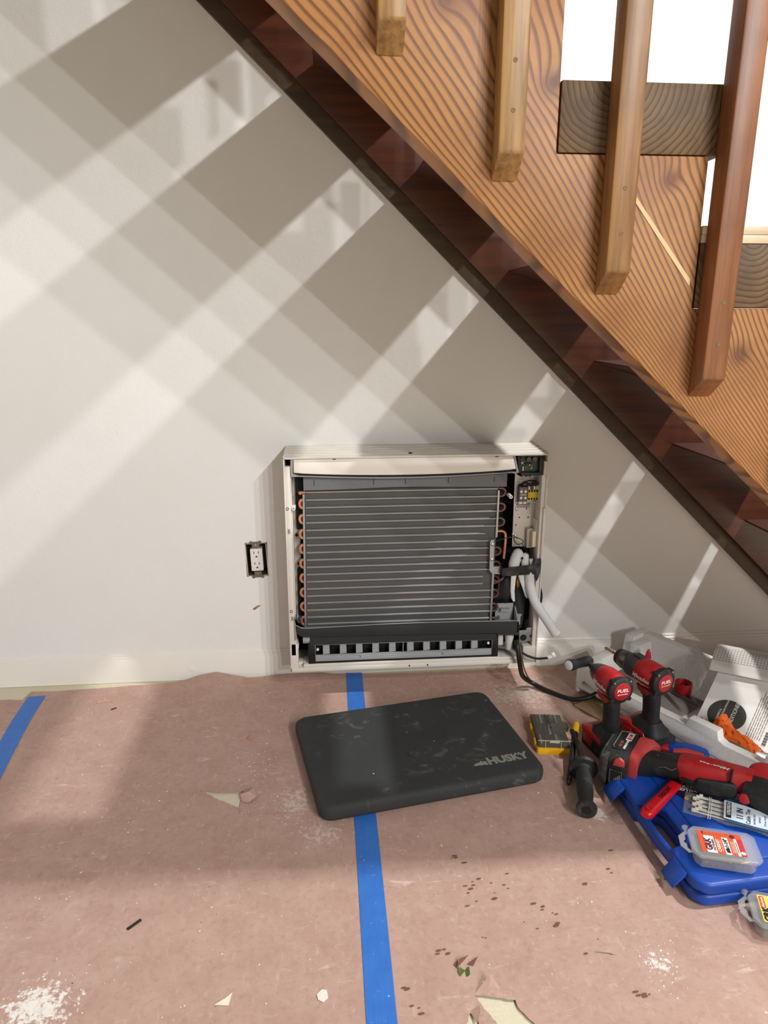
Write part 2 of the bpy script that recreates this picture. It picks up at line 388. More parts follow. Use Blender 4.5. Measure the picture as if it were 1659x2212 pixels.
for zc in (.0165, -.0165):
    for nm, x, w, h in (('slot', -.0063, .0018, .008), ('slot', .0063, .0018, .0065)):
        mb = MB(); mb.cbox((x, -.00405, zc + .006), (w, .0006, h)); mb.build(nm, M_dark, rc, smooth=0)
    mb = MB(); mb.prism([(.0026 * math.cos(a), zc - .0065 + .0026 * math.sin(a)) for a in [PI * i / 8 for i in range(9)]] + [(-.0026, zc - .0085), (.0026, zc - .0085)], 1, -.0044, -.0038); mb.build('slot', M_dark, rc, smooth=0)
for sg in (1, -1):
    mb = MB(); mb.cbox((0, .0005, sg * .0435), (.021, .0015, .014)); mb.cbox((0, -.0012, sg * .0505), (.034, .0012, .007))
    for xx in (-.0125, .0125): mb.lathe((xx, -.001, sg * .0515), (0, -1, 0), [(0, .005), (.0012, .005), (.0012, .0028), (0, .0028)], 14)
    y_ = mb.build('yoke_ear', plain('yoke_zinc', (128, 126, 120), .4, .7), ol)
    mb = MB(); mb.lathe((0, -.0006, sg * .044), (0, -1, 0), [(0, .0034), (.0012, .003), (.0016, .0012)], 12); mb.build('screw', M_steel if sg > 0 else plain('brass_screw', (190, 150, 70), .35, .8), y_)

# ------------------------------------------------------------------ wall air conditioner with its cover off
M_case = plain('ac_white_plastic', (224, 217, 206), .4, var=.04, scale=12)
M_case2 = plain('ac_grey_liner', (186, 178, 168), .45, var=.05, scale=12)
def fin_mat():
    t = NT('aluminium_fins'); v = t.obj(); p = t.sep(v)
    s = t.math('FRACT', t.math('MULTIPLY', p[0], 560))
    r = t.noise(t.mapped(v, (.5, 1, 60)), 4, 3)
    col = t.mix(r, S(80, 81, 82), S(112, 112, 112)); col = t.mix(t.math('MULTIPLY', s, .3), col, S(50, 49, 48))
    t.bump(s, .35, .001)
    return t.set(**{'Base Color': col, 'Roughness': .5, 'Metallic': .35})
M_fin = fin_mat()
M_copper = plain('copper', (226, 156, 118), .28, .65, var=.2, scale=40)
M_copperd = plain('copper_dull', (118, 92, 84), .25, .6, var=.3, scale=40)
M_tube = plain('coil_tube', (160, 158, 155), .28, .6, var=.15, scale=30)
M_foam = plain('grey_foam', (118, 120, 122), .85, var=.12, scale=250, bump=.25, bscale=600)
M_charc = plain('charcoal_foam', (44, 45, 45), .85, var=.15, scale=250, bump=.3, bscale=600)
M_alu = plain('end_plate_zinc', (176, 176, 176), .35, .7, var=.08)
M_panel = plain('galvanised_panel', (196, 190, 184), .4, .45, var=.1, scale=25, bump=.05)
AX, AZ = -.1075, .0821
ac = thing('wall_air_conditioner', 'wall air conditioner with its front cover removed, coil and wiring exposed', 'air conditioner', (AX, WY, AZ))
def L(y): return y - WY
F0 = L(1.808)
# casing: back, top with ridges, sides, sill
mb = MB(); mb.box((.006, -.03, .004), (.694, -.016, .6)); mb.build('back_panel', M_dark, ac)
tp = [(-.001, .604), (-.001, .6145), (-.028, .6145), (-.029, .612), (-.034, .612), (-.035, .6138), (-.058, .6138), (-.059, .6112), (-.064, .6112), (-.065, .613), (-.088, .613), (-.089, .6105), (-.094, .6105), (-.095, .6122), (-.118, .6122), (-.119, .6098), (-.124, .6098), (-.125, .6112), (-.14, .6112), (F0, .6095), (F0, .6045), (-.138, .604), (-.13, .604)]
mb = MB(); mb.prism(tp, 0, 0.0, .7); mb.build('top_cover', M_case, ac, bevel=.0008)
for x, nm in ((.333, 0), (.132, 1), (.56, 1)):
    mb = MB(); mb.box((x - .0045, F0 - .0015 + (.02 if not nm else .003), .602 if nm else .6105), (x + .0045, F0 + .012 + (.02 if not nm else 0), .6075 if nm else .6128)); mb.build('clip_slot', M_dark, ac, bevel=.001)
mb = MB()
mb.box((0, F0, .0), (.0035, -.001, .612)); mb.box((.0035, F0 + .001, .05), (.0165, F0 + .02, .585)); mb.box((.0165, F0 + .012, .05), (.019, F0 + .06, .585))
mb.build('left_side', M_case, ac, bevel=.001)
mb = MB(); mb.box((.019, L(1.869), .12), (.036, L(1.872), .58)); mb.build('left_liner', M_case2, ac)
for z0, z1, x1 in ((.40, .56, .036), (.145, .29, .033)):
    mb = MB(); mb.prism(rrect(.021 + (.006 if z0 > .3 else .004), z0, .05, z1, .006), 1, L(1.862), L(1.868)); mb.build('sealing_foam', M_dark, ac)
for x, z, y in ((.007, .473, 0), (.007, .183, 0), (.0265, .383, .03), (.03, .30, .03)):
    mb = MB(); mb.lathe((x, F0 + .0012 + y * 1.9, z), (0, -1, 0), [(0, .0042), (.001, .0042), (.001, .003), (-.002, .002)], 14); mb.build('screw_hole', M_dark, ac)
for z in (.405, .155):
    mb = MB(); mb.box((.006, F0 - .0005, z), (.0135, F0 + .002, z + .014)); o = mb.build('snap_slot', M_case2, ac, bevel=.0006)
    mb = MB(); mb.box((.0085, F0 - .001, z + .002), (.0098, F0 + .001, z + .012)); mb.build('slit', M_dark, o, smooth=0)
for x, z in ((.023, .473), (.603, .492), (.019, .074)):
    mb = MB(); mb.lathe((x, F0 + .03, z), (0, -1, 0), [(0, .0055), (.028, .005), (.028, .0022), (.02, .002)], 16); mb.build('screw_boss', M_whitepl, ac)
mb = MB()
mb.box((.6965, F0, .0), (.7, -.001, .612)); mb.box((.689, F0 + .001, .55), (.6965, F0 + .03, .588)); mb.box((.6855, F0 + .004, .05), (.6965, F0 + .05, .55)); mb.box((.7, F0 + .01, .487), (.706, F0 + .03, .513)); mb.box((.682, F0 + .02, .38), (.69, F0 + .07, .42))
mb.prism([(F0 - .004, .46), (F0 + .012, .465), (F0 + .012, .30), (F0 - .004, .31)], 0, .693, .699)
mb.build('right_side', M_case, ac, bevel=.001)
# sill
mb = MB(); mb.box((0, F0, 0), (.7, -.02, .012)); mb.box((.036, F0 + .001, .012), (.59, F0 + .05, .0225)); mb.box((.0, F0 + .001, .012), (.022, F0 + .04, .085)); mb.box((.022, F0 + .02, .012), (.05, F0 + .05, .02)); mb.box((.59, F0 + .006, .012), (.66, F0 + .06, .018)); mb.box((.66, F0 + .002, .012), (.6965, F0 + .04, .05))
mb.build('sill', M_case, ac, bevel=.001)
for x in (.333, .385):
    mb = MB(); mb.box((x - .0018, F0 - .0006, .0035), (x + .0018, F0 + .001, .0085)); mb.build('drain_slot', M_dark, ac, smooth=0)
# top air vane and its bracket
mb = MB()
NX = 28; vv = []
for i in range(NX + 1):
    f = i / NX; x = .027 + .584 * f; sag = .0105 * math.sin(PI * min(1, max(0, f))) ** .7
    x2 = .027 + .577 * f
    vv.append([(x2, L(1.812), .6035 - .0 * sag), (x, L(1.806), .5705 - sag), (x, L(1.809), .5685 - sag), (x2, L(1.816), .6025)])
flat = [p for r in vv for p in r]
fs = [(i * 4 + k, i * 4 + (k + 1) % 4, (i + 1) * 4 + (k + 1) % 4, (i + 1) * 4 + k) for i in range(NX) for k in range(4)] + [(3, 2, 1, 0), tuple(NX * 4 + k for k in range(4))]
mb.add(flat, fs); mb.build('air_vane', plain('vane_white', (232, 224, 214), .3, var=.03, scale=10), ac, bevel=.0006)
mb = MB()
mb.box((.019, L(1.82), .606), (.615, L(1.85), .609)); mb.prism([(.019, .609), (.0255, .609), (.0255, .565), (.04, .56), (.04, .557), (.019, .557)], 1, L(1.815), L(1.835))
mb.prism([(.604, .609), (.6085, .609), (.6215, .558), (.606, .556), (.606, .5595), (.6155, .561)], 1, L(1.812), L(1.835))
pl = [(x, .5605 - .009 * math.sin(PI * (x - .04) / .566)) for x in [.04 + .566 * i / 16 for i in range(17)]]
mb.prism(pl + [(x, z - .0028) for x, z in pl[::-1]], 1, L(1.812), L(1.84)); mb.build('vane_bracket', M_grey, ac)
mb = MB(); mb.box((.02, L(1.836), .552), (.61, L(1.845), .609)); mb.build('outlet_cavity', M_dark, ac)
# foam strip over coil
up = [(x, .5515 - .0075 * math.sin(PI * (x - .05) / .545)) for x in [.05 + .545 * i / 20 for i in range(21)]]
dn = [(x, .5165 + .0045 * math.sin(PI * (x - .05) / .545) ** 2) for x in [.05 + .545 * i / 20 for i in range(21)]]
mb = MB()
mb.prism(up + dn[::-1], 1, L(1.829), L(1.85)); fo = mb.build('foam_strip', M_foam, ac)
for x in (.078, .235, .32, .435, .56):
    mb = MB(); mb.box((x - .0007, L(1.8285), .529), (x + .0007, L(1.8295), .544)); mb.build('slit', M_dark, fo, smooth=0)
# coil
def cx0(z): return .0445 + .0065 * (z - .12) / .39
def cx1(z): return .5725 + .004 * (z - .12) / .39
mb = MB(); mb.prism([(cx0(.112), .112), (cx1(.112), .112), (cx1(.516), .516), (cx0(.516), .516)], 1, L(1.842), L(1.88)); mb.build('fin_block', M_fin, ac, smooth=0)
ZT = [.509 - .02108 * i for i in range(19)]
for i, z in enumerate(ZT):
    xr = cx1(z) - .004 - (.028 if i in (6, 12, 13) else 0)
    mb = MB(); mb.tube([(cx0(z) + .004, L(1.8395), z), (.3, L(1.8395), z + .0005), (xr, L(1.8395), z + .0002)], .0034, 10); mb.build('coil_tube', M_tube, ac)
mb = MB(); mb.prism([(cx0(.505) - .004, .505), (cx0(.505) + .001, .505), (cx0(.113) + .0015, .113), (cx0(.113) - .0035, .113)], 1, L(1.833), L(1.86)); mb.build('end_plate', M_alu, ac)
mb = MB(); mb.prism([(.5725, .505), (.5775, .505), (.5765, .372), (.5715, .372)], 1, L(1.833), L(1.86)); mb.build('end_plate', M_alu, ac)
mb = MB(); mb.prism([(.5665, .272), (.572, .272), (.5705, .113), (.565, .113)], 1, L(1.833), L(1.86)); mb.build('end_plate', M_alu, ac)
def ubend(xc, za, zb, rr, side, y=1.842):
    zc = (za + zb) / 2; h = abs(za - zb) / 2
    return [(xc, L(y), za)] + [(xc + side * (.006 + rr * math.cos(a)), L(y), zc + h * math.sin(a)) for a in [PI / 2 - PI * i / 10 for i in range(11)]] + [(xc, L(y), zb)]
mb = MB(); mb.tube([(cx0(.509) + .003, L(1.84), .509), (.043, L(1.84), .509)], .004); mb.lathe((.041, L(1.838), .508), (0, -1, 0), [(-.004, .003), (0, .0055), (.003, .003)], 12); mb.build('copper_stub', M_copper, ac)
for i in range(9):
    za, zb = ZT[2 * i + 1] + .0005, ZT[2 * i + 2] - .0005
    mb = MB(); mb.tube(ubend(cx0(za) + .001, za, zb, .0075, -1), .0042, 10); mb.build('copper_bend', M_copper, ac)
    mb = MB(); mb.tube(ubend(cx0(za) + .004, za - .003, zb + .003, .006, -1, 1.852), .0038, 10); mb.build('copper_bend', M_copperd, ac)
for (a, b) in ((0, 1), (2, 3), (4, 5), (8, 9), (10, 11), (12, 13), (14, 15), (16, 17)):
    za, zb = ZT[a], ZT[b]; xc = .577 if a < 6 else (.571 if a < 12 else .569)
    mb = MB(); mb.tube(ubend(xc, za + .0005, zb - .0005, .0125, 1), .0038, 10); mb.build('copper_bend', M_copperd, ac)
    mb = MB(); mb.tube(ubend(xc, za - .003, zb + .003, .009, 1, 1.853), .0036, 10); mb.build('copper_bend', M_copperd, ac)
mb = MB(); mb.tube(spline([(.575, L(1.838), .389), (.592, L(1.838), .388), (.6, L(1.838), .378), (.6005, L(1.838), .35), (.599, L(1.84), .308)]), .0038); mb.build('copper_pipe', M_copper, ac)
mb = MB(); mb.tube(spline([(.566, L(1.84), .243), (.585, L(1.838), .241), (.598, L(1.838), .25), (.606, L(1.845), .262)]), .0038); mb.build('copper_pipe', M_copperd, ac)
mb = MB(); mb.tube(spline([(.594, L(1.87), .25), (.596, L(1.87), .21), (.588, L(1.87), .19)]), .0035); mb.build('copper_pipe', M_copperd, ac)
mb = MB(); mb.tube([(.566, L(1.84), ZT[18]), (.592, L(1.836), ZT[18] + .001), (.594, L(1.85), ZT[18])], .004); mb.build('copper_pipe', M_copperd, ac)
# bracket plate + black strap
mb = MB(); mb.prism([(.5545, .362), (.558, .368), (.5645, .368), (.5665, .362), (.5665, .29), (.5905, .29), (.592, .267), (.5655, .268), (.556, .279)], 1, L(1.824), L(1.8265)); br = mb.build('bracket_plate', M_alu, ac)
for z in (.355, .311):
    mb = MB(); mb.lathe((.561, L(1.824), z), (0, -1, 0), [(0, .005), (.0022, .0045), (.0034, .002)], 14); mb.build('screw', M_steel, br)
mb = MB(); mb.prism([(.588, .292), (.674, .3005), (.679, .316), (.694, .3175), (.695, .286), (.69, .262), (.684, .25), (.678, .272), (.588, .2685)], 1, L(1.802), L(1.806)); mb.box((.586, L(1.802), .2685), (.589, L(1.826), .292)); st = mb.build('pipe_strap', M_rubber, ac, bevel=.0008)
mb = MB(); mb.lathe((.6885, L(1.802), .3025), (0, -1, 0), [(0, .0045), (.002, .004), (.003, .001)], 14); mb.build('screw', M_black, st)
# electronics panel on the right
mb = MB(); mb.prism([(.6245, .552), (.6955, .552), (.687, .335), (.6265, .335)], 1, L(1.86), L(1.863)); mb.build('wiring_panel', M_panel, ac)
for x, z in ((.635, .518), (.633, .464), (.634, .444), (.685, .463), (.634, .368), (.628, .372)):
    mb = MB(); mb.lathe((x, L(1.8598), z), (0, -1, 0), [(0, .0044), (.0022, .004), (.0034, .0016)], 14); mb.build('screw', M_steel, ac)
for x, z in ((.689, .53), (.662, .445), (.674, .452), (.643, .42), (.668, .42), (.634, .398), (.64, .36)):
    mb = MB(); mb.lathe((x, L(1.8605), z), (0, -1, 0), [(0, .0022), (.0008, .0022)], 10); mb.build('panel_hole', M_dark, ac)
mb = MB(); mb.box((.631, L(1.8592), .447), (.675, L(1.8598), .463)); lb = mb.build('panel_label', plain('label_paper', (206, 198, 194), .6, var=.03), ac)
mb = MB()
for i in range(24): mb.box((.633 + i * .00155 + (.0004 if i % 3 else 0), L(1.8586), .449), (.6338 + i * .00155, L(1.8592), .4525))
mb.box((.633, L(1.8586), .4555), (.671, L(1.8592), .457)); mb.box((.64, L(1.8586), .459), (.646, L(1.8592), .4605)); mb.box((.656, L(1.8586), .459), (.672, L(1.8592), .4605))
mb.build('print', M_dark, lb, smooth=0)
M_tg = plain('terminal_grey', (116, 106, 104), .5); M_ty = plain('terminal_yellow', (222, 196, 44), .5, var=.06)
mb = MB(); mb.box((.6335, L(1.84), .47), (.6565, L(1.86), .511)); tb = mb.build('terminal_block', M_tg, ac, bevel=.001, label='grey two-pole terminal block')
for x in (.639, .651):
    for z in (.499, .481):
        mb = MB(); mb.lathe((x, L(1.84), z), (0, -1, 0), [(0, .0038), (.0012, .0036), (.0012, .001)], 12); mb.build('terminal_screw', M_steel, tb)
    mb = MB(); mb.box((x - .004, L(1.842), .4635), (x + .004, L(1.85), .4705)); mb.build('spade', M_whitepl, tb)
mb = MB(); mb.box((.637, L(1.8395), .4875), (.6535, L(1.8402), .4925)); mb.build('print', plain('faint_pink', (190, 170, 170), .6), tb, smooth=0)
mb = MB(); mb.box((.6585, L(1.842), .474), (.695, L(1.86), .503)); tb = mb.build('terminal_block', M_ty, ac, bevel=.0012, label='yellow five-pole terminal block')
for i in range(5):
    x = .662 + i * .0073
    mb = MB(); mb.box((x - .0022, L(1.8412), .4965), (x + .0022, L(1.8422), .5025)); mb.box((x - .002, L(1.8412), .475), (x + .002, L(1.8422), .48)); mb.build('terminal_pocket', M_dark, tb, smooth=0)
    mb = MB(); mb.box((x - .0026, L(1.844), .503), (x + .0026, L(1.85), .513)); mb.build('spade', M_whitepl if i != 1 else plain('spade_brown', (120, 60, 40), .5), tb)
for k, pts in enumerate(([(.64, L(1.845), .512), (.643, L(1.835), .523), (.655, L(1.838), .523), (.663, L(1.845), .513)], [(.651, L(1.845), .512), (.656, L(1.832), .521), (.672, L(1.835), .524), (.679, L(1.845), .513)], [(.67, L(1.848), .513), (.674, L(1.836), .524), (.683, L(1.836), .523), (.69, L(1.847), .512)], [(.636, L(1.85), .514), (.65, L(1.84), .527), (.675, L(1.845), .527), (.692, L(1.85), .512)])):
    mb = MB(); mb.tube(spline(pts), .0022, 8); mb.build('wire', M_black, ac)
# circuit board box
mb = MB(); mb.prism([(.6165, .608), (.676, .6095), (.679, .606), (.6835, .606), (.6855, .585), (.686, .562), (.683, .551), (.635, .549), (.6225, .5495)], 1, L(1.828), L(1.86))
for a, b in (((.6165, .6), (.68, .609)), ((.622, .549), (.684, .557)), ((.677, .555), (.686, .606))): mb.box((a[0], L(1.8135), a[1]), (b[0], L(1.83), b[1]))
mb.prism([(.616, .608), (.622, .608), (.629, .549), (.6225, .549)], 1, L(1.8135), L(1.83))
pb = mb.build('circuit_box', M_black, ac, bevel=.0008)
def pcb_mat():
    t = NT('circuit_board_green'); v = t.obj()
    vr = t.n('ShaderNodeTexVoronoi'); t.t.links.new(v, vr.inputs['Vector']); vr.inputs['Scale'].default_value = 260
    col = t.mix(t.ramp(vr.outputs['Distance'], [(.15, (1, 1, 1, 1)), (.3, (0, 0, 0, 1))]), S(24, 64, 46), S(92, 130, 104))
    return t.set(**{'Base Color': col, 'Roughness': .4})
mb = MB(); mb.box((.625, L(1.8265), .557), (.677, L(1.828), .6)); mb.build('circuit_board', pcb_mat(), pb)
for x in (.6485, .664):
    mb = MB(); mb.lathe((x, L(1.8265), .5925), (0, -1, 0), [(0, .0072), (.008, .0072), (.0095, .0065)], 18); o = mb.build('capacitor', plain('gloss_black', (12, 12, 13), .12), pb)
for (a, b, col, nm) in (((.64, .577), (.652, .581), (28, 28, 30), 'chip'), ((.6545, .57), (.6615, .581), (112, 76, 52), 'coil_component'), ((.629, .58), (.635, .585), (205, 205, 200), 'connector'), ((.633, .56), (.6375, .573), (214, 214, 210), 'connector'), ((.64, .565), (.644, .573), (98, 92, 40), 'relay'), ((.627, .59), (.633, .596), (40, 80, 66), 'chip'), ((.651, .574), (.654, .578), (226, 226, 222), 'led'), ((.656, .566), (.66, .569), (240, 210, 170), 'led')):
    mb = MB(); mb.box((a[0], L(1.8215), a[1]), (b[0], L(1.8266), b[1])); mb.build(nm, plain('pcb_%d_%d_%d' % col, col, .35), pb, bevel=.0005)
for x in (.642, .652, .629):
    mb = MB(); mb.tube([(x, L(1.83), .552), (x + .001, L(1.822), .5475), (x + .005, L(1.825), .5465)], .0028, 8); mb.build('grommet', M_black, pb)
mb = MB(); mb.prism([(.6625, .39), (.68, .392), (.684, .388), (.6845, .335), (.6635, .335)], 1, L(1.845), L(1.858)); mb.build('connector_tray', M_case2, ac, bevel=.001)
mb = MB(); mb.box((.6735, L(1.826), .3435), (.6845, L(1.846), .3885)); mb.build('wire_connector', plain('cream_plastic', (232, 222, 190), .45, var=.04), ac, bevel=.001)
# dark cavity and fan motor at lower right, insulated pipes and flare nut
mb = MB(); mb.lathe((.655, L(1.9), .17), (0, -1, 0), [(0, .075), (.022, .075), (.03, .06)], 36); mb.build('fan_motor', M_black, ac)
mb = MB(); mb.tube(spline([(.652, L(1.852), .225), (.652, L(1.85), .19), (.651, L(1.851), .14), (.648, L(1.856), .095)]), .0175, 18); mb.build('pipe_sleeve', M_charc, ac)
M_brass = plain('brass', (198, 158, 74), .28, .9, var=.15)
mb = MB(); mb.lathe((.642, L(1.838), .262), (0, 0, -1), [(0, .005), (.012, .006), (.0125, .0085), (.026, .0085), (.0265, .0066), (.028, .0075), (.036, .0072), (.04, .004), (.044, .002)], 6); mb.build('flare_nut', M_brass, ac, smooth=20)
def mesh_white(name, fx):
    t = NT(name); v = t.obj(); p = t.sep(v)
    a = t.math('SINE', t.math('MULTIPLY', t.math('ADD', p[2], t.math('MULTIPLY', p[0], fx)), 2100)); b = t.math('SINE', t.math('MULTIPLY', t.math('ADD', p[0], t.math('MULTIPLY', p[2], -fx)), 2100))
    h = t.math('MULTIPLY', a, b); col = t.mix(t.math('MULTIPLY_ADD', h, .5, .5), S(205, 206, 206), S(234, 234, 232)); t.bump(h, .3, .001)
    return t.set(**{'Base Color': col, 'Roughness': .6})
M_ins = mesh_white('white_pipe_insulation', 0); M_insh = mesh_white('white_ribbed_insulation', -.55)
mb = MB(); mb.tube(spline([(.624, L(1.822), .27), (.624, L(1.821), .296), (.63, L(1.824), .316), (.637, L(1.83), .327), (.642, L(1.836), .332)]), [.015] * 17 + [.0148, .0147, .0146, .0145, .0144, .0143, .0142, .014, .0136, .013, .012, .011, .010, .008, .006] + [.004], 18); mb.build('pipe_insulation', M_ins, ac)
mb = MB(); mb.tube(spline([(.654, L(1.822), .27), (.6545, L(1.822), .3), (.6545, L(1.824), .316), (.655, L(1.83), .326)]), [.0105] * 20 + [.0095, .008, .0065, .005, .003], 18); mb.build('pipe_insulation', M_ins, ac)
mb = MB(); mb.lathe((.643, L(1.812), .3165), (0, -1, 0), [(0, .0035), (.001, .0035)], 12); mb.build('grommet', M_dark, ac)
def flap(pts, w, nm):
    m = MB(); sec = [((x, L(y), z), ww, .007) for (x, y, z), ww in zip(pts, w)]
    m.sweep(sec, up=(0, -1, 0), n=14, e=2.2); m.build('insulation_flap', M_ins, ac)
flap([(.6245, 1.818, .275), (.6225, 1.817, .25), (.6215, 1.815, .22), (.6235, 1.813, .2), (.6265, 1.812, .19)], [.017, .014, .012, .011, .006], 0)
flap([(.643, 1.818, .275), (.648, 1.817, .25), (.656, 1.815, .225), (.6615, 1.813, .205), (.664, 1.812, .199)], [.02, .014, .011, .009, .005], 1)
hs = spline([(.667, L(1.816), .284), (.668, L(1.811), .25), (.672, L(1.803), .222), (.685, L(1.796), .187), (.715, L(1.788), .142), (.7425, L(1.778), .1)], 22)
mb = MB(); mb.tube(hs, [.0128 + (.0006 if i % 2 else 0) for i in range(len(hs))], 20); mb.build('drain_hose', M_insh, ac)
mb = MB(); mb.tube(spline([(.672, L(1.825), .31), (.676, L(1.822), .28), (.679, L(1.826), .25), (.684, L(1.835), .235)]), .006, 12); mb.build('pipe_insulation', M_ins, ac)
# green earth wire
mb = MB(); mb.tube(spline([(.566, L(1.822), .362), (.58, L(1.815), .371), (.6, L(1.81), .378), (.622, L(1.81), .378), (.642, L(1.815), .368), (.647, L(1.83), .355), (.64, L(1.85), .345), (.632, L(1.857), .352), (.63, L(1.86), .368)]), .0012, 8); mb.build('wire', plain('green_wire', (34, 66, 52), .5), ac)
mb = MB(); mb.tube(spline([(.648, L(1.84), .35), (.664, L(1.83), .325), (.676, L(1.83), .305)]), .0012, 8); mb.build('wire', M_black, ac)
# drain pan under the coil
pt_ = [(.0165, .168), (.0175, .146), (.034, .1365), (.0555, .1355)] + [(.0555 + .58 * i / 14, .1355 + .005 * math.sin(PI * i / 14)) for i in range(1, 14)] + [(.64, .1325)]
mb = MB()
mb.prism([(.0165, .1675), (.0175, .1455), (.0345, .136), (.0555, .135)] + [(.0555 + .58 * i / 14, .135 + .005 * math.sin(PI * i / 14) - .0) for i in range(1, 14)] + [(.6405, .132), (.6435, .091), (.5815, .094), (.58, .1), (.3, .106), (.06, .109), (.031, .111), (.0185, .124)], 1, L(1.8), L(1.806))
mb.build('drain_pan', M_charc, ac, bevel=.0006)
mb = MB()
rim = [(.0555 + .58 * i / 14, L(1.7995), .1357 + .005 * math.sin(PI * i / 14)) for i in range(0, 15)]
mb.tube([(.0165, L(1.803), .168), (.0175, L(1.8), .1462), (.0345, L(1.7995), .1367)] + rim, .0011, 6)
mb.box((.024, L(1.806), .118), (.635, L(1.84), .122)); mb.prism([(L(1.8), .132), (L(1.85), .172), (L(1.85), .12), (L(1.8), .1)], 0, .637, .64); mb.prism([(L(1.8), .168), (L(1.85), .172), (L(1.85), .12), (L(1.8), .1)], 0, .0165, .019)
mb.box((.583, L(1.846), .118), (.638, L(1.849), .17)); mb.box((.596, L(1.83), .152), (.62, L(1.846), .158)); mb.box((.6435, L(1.83), .136), (.656, L(1.835), .142)); mb.box((.647, L(1.833), .108), (.654, L(1.835), .138)); mb.build('pan_tray', M_grey, ac)
mb = MB(); mb.prism([(.058, .108), (.3, .1055), (.582, .0955), (.5815, .077), (.3, .0815), (.0535, .0815)], 1, L(1.806), L(1.812)); mb.tube([(.06, L(1.8055), .1085), (.15, L(1.805), .1078), (.27, L(1.805), .1073), (.31, L(1.805), .105), (.44, L(1.805), .1013)], .0008, 6); mb.build('pan_front_foam', M_charc, ac)
# lower louvre
mb = MB(); mb.box((.05, L(1.838), .022), (.587, L(1.845), .084)); mb.box((.05, L(1.81), .022), (.0685, L(1.84), .083)); mb.box((.5695, L(1.81), .022), (.587, L(1.84), .079)); mb.box((.05, L(1.811), .022), (.587, L(1.84), .0285)); mb.build('louvre_box', M_black, ac, bevel=.0006)
mb = MB()
mb.tube([(.0695, L(1.8095), .0795), (.0695, L(1.8095), .036), (.5685, L(1.8095), .034), (.5685, L(1.8095), .0755)], .0011, 6); mb.box((.0695, L(1.812), .0285), (.5685, L(1.816), .0475)); mb.tube([(.0695, L(1.8095), .08), (.32, L(1.8095), .079), (.5685, L(1.8095), .076)], .001, 6)
lf = mb.build('louvre_frame', M_grey, ac)
for grp, (xa, xb) in enumerate(((.086, .307), (.322, .537))):
    mb = MB(); mb.tube([(xa, L(1.8085), .0485), (.5 * (xa + xb) - .035, L(1.8085), .0492), (.5 * (xa + xb), L(1.8085), .045), (.5 * (xa + xb) + .035, L(1.8085), .049), (xb, L(1.8085), .0485)], .0012, 6); mb.cyl((.5 * (xa + xb), L(1.8085), .045), (.5 * (xa + xb), L(1.8085), .037), .0016, 8); mb.build('linkage_bar', M_grey, lf)
mb = MB(); mb.box((.3145, L(1.8095), .0475), (.316, L(1.836), .079)); mb.build('divider', M_grey, lf)
mb = MB(); mb.prism([(-.0095, -.002), (.0095, .0), (.0085, .026), (-.0085, .026)], 1, L(1.812), L(1.814)); mb.box((-.0095, L(1.812), -.001), (-.0083, L(1.83), .026)); vm = mb.mesh('louvre_vane', .0004, 1); vm.materials.append(M_grey)
for x in (.1, .147, .192, .238, .285, .336, .382, .429, .474, .519):
    o = link('louvre_vane', vm, lf); o.location = (x, 0, .051)
for x in (.076, .558):
    mb = MB(); mb.lathe((x, L(1.812), .066), (0, -1, 0), [(0, .004), (.004, .0035), (.004, .0015)], 12); mb.build('pivot', M_whitepl, lf)
# lower right odds and ends
mb = MB(); mb.prism([(.649, .096), (.668, .096), (.6705, .103), (.6865, .1045), (.6925, .064), (.65, .057)], 1, L(1.82), L(1.823)); hp = mb.build('cable_plate', plain('plate_grey', (150, 150, 150), .4, .4), ac, bevel=.0004)
mb = MB(); mb.lathe((.6615, L(1.8202), .0735), (0, -1, 0), [(0, .0095), (.0006, .0095)], 22); mb.build('cable_hole', M_dark, hp)
mb = MB(); mb.lathe((.684, L(1.82), .0785), (0, -1, 0), [(0, .0042), (.002, .004), (.003, .001)], 12); mb.build('screw', M_black, hp)
mb = MB(); mb.lathe((.621, L(1.822), .092), (0, 0, -1), [(0, .013), (.018, .0125), (.0185, .0115), (.048, .0105), (.052, .009)], 20); mb.build('drain_spout', plain('ivory_plastic', (206, 202, 190), .45), ac)
mb = MB(); mb.box((.5895, L(1.822), .052), (.6035, L(1.83), .083)); mb.build('wiring_cover', plain('label_white2', (205, 198, 198), .5), ac)
mb = MB(); mb.lathe((.036, L(1.82), .093), (1, 0, 0), [(0, .011), (.02, .011), (.02, .007), (.024, .007)], 18); mb.build('vane_motor', plain('motor_grey', (150, 150, 152), .5), ac)
mb = MB(); mb.tube(spline([(.64, L(1.81), .07), (.646, L(1.80), .05), (.66, L(1.79), .036), (.69, L(1.78), .027), (.722, L(1.775), .03)]), .0034, 10); cb = mb.build('short_cable', M_black, ac)
mb = MB(); mb.cbox((0, 0, 0), (.016, .008, .009), M=Matrix.Translation((.7285, L(1.774), .0335)) @ Matrix.Rotation(-.5, 4, 'Y')); mb.cbox((0, 0, 0), (.01, .009, .012), M=Matrix.Translation((.737, L(1.774), .039)) @ Matrix.Rotation(-.5, 4, 'Y')); mb.build('plug', M_whitepl, cb, bevel=.001)
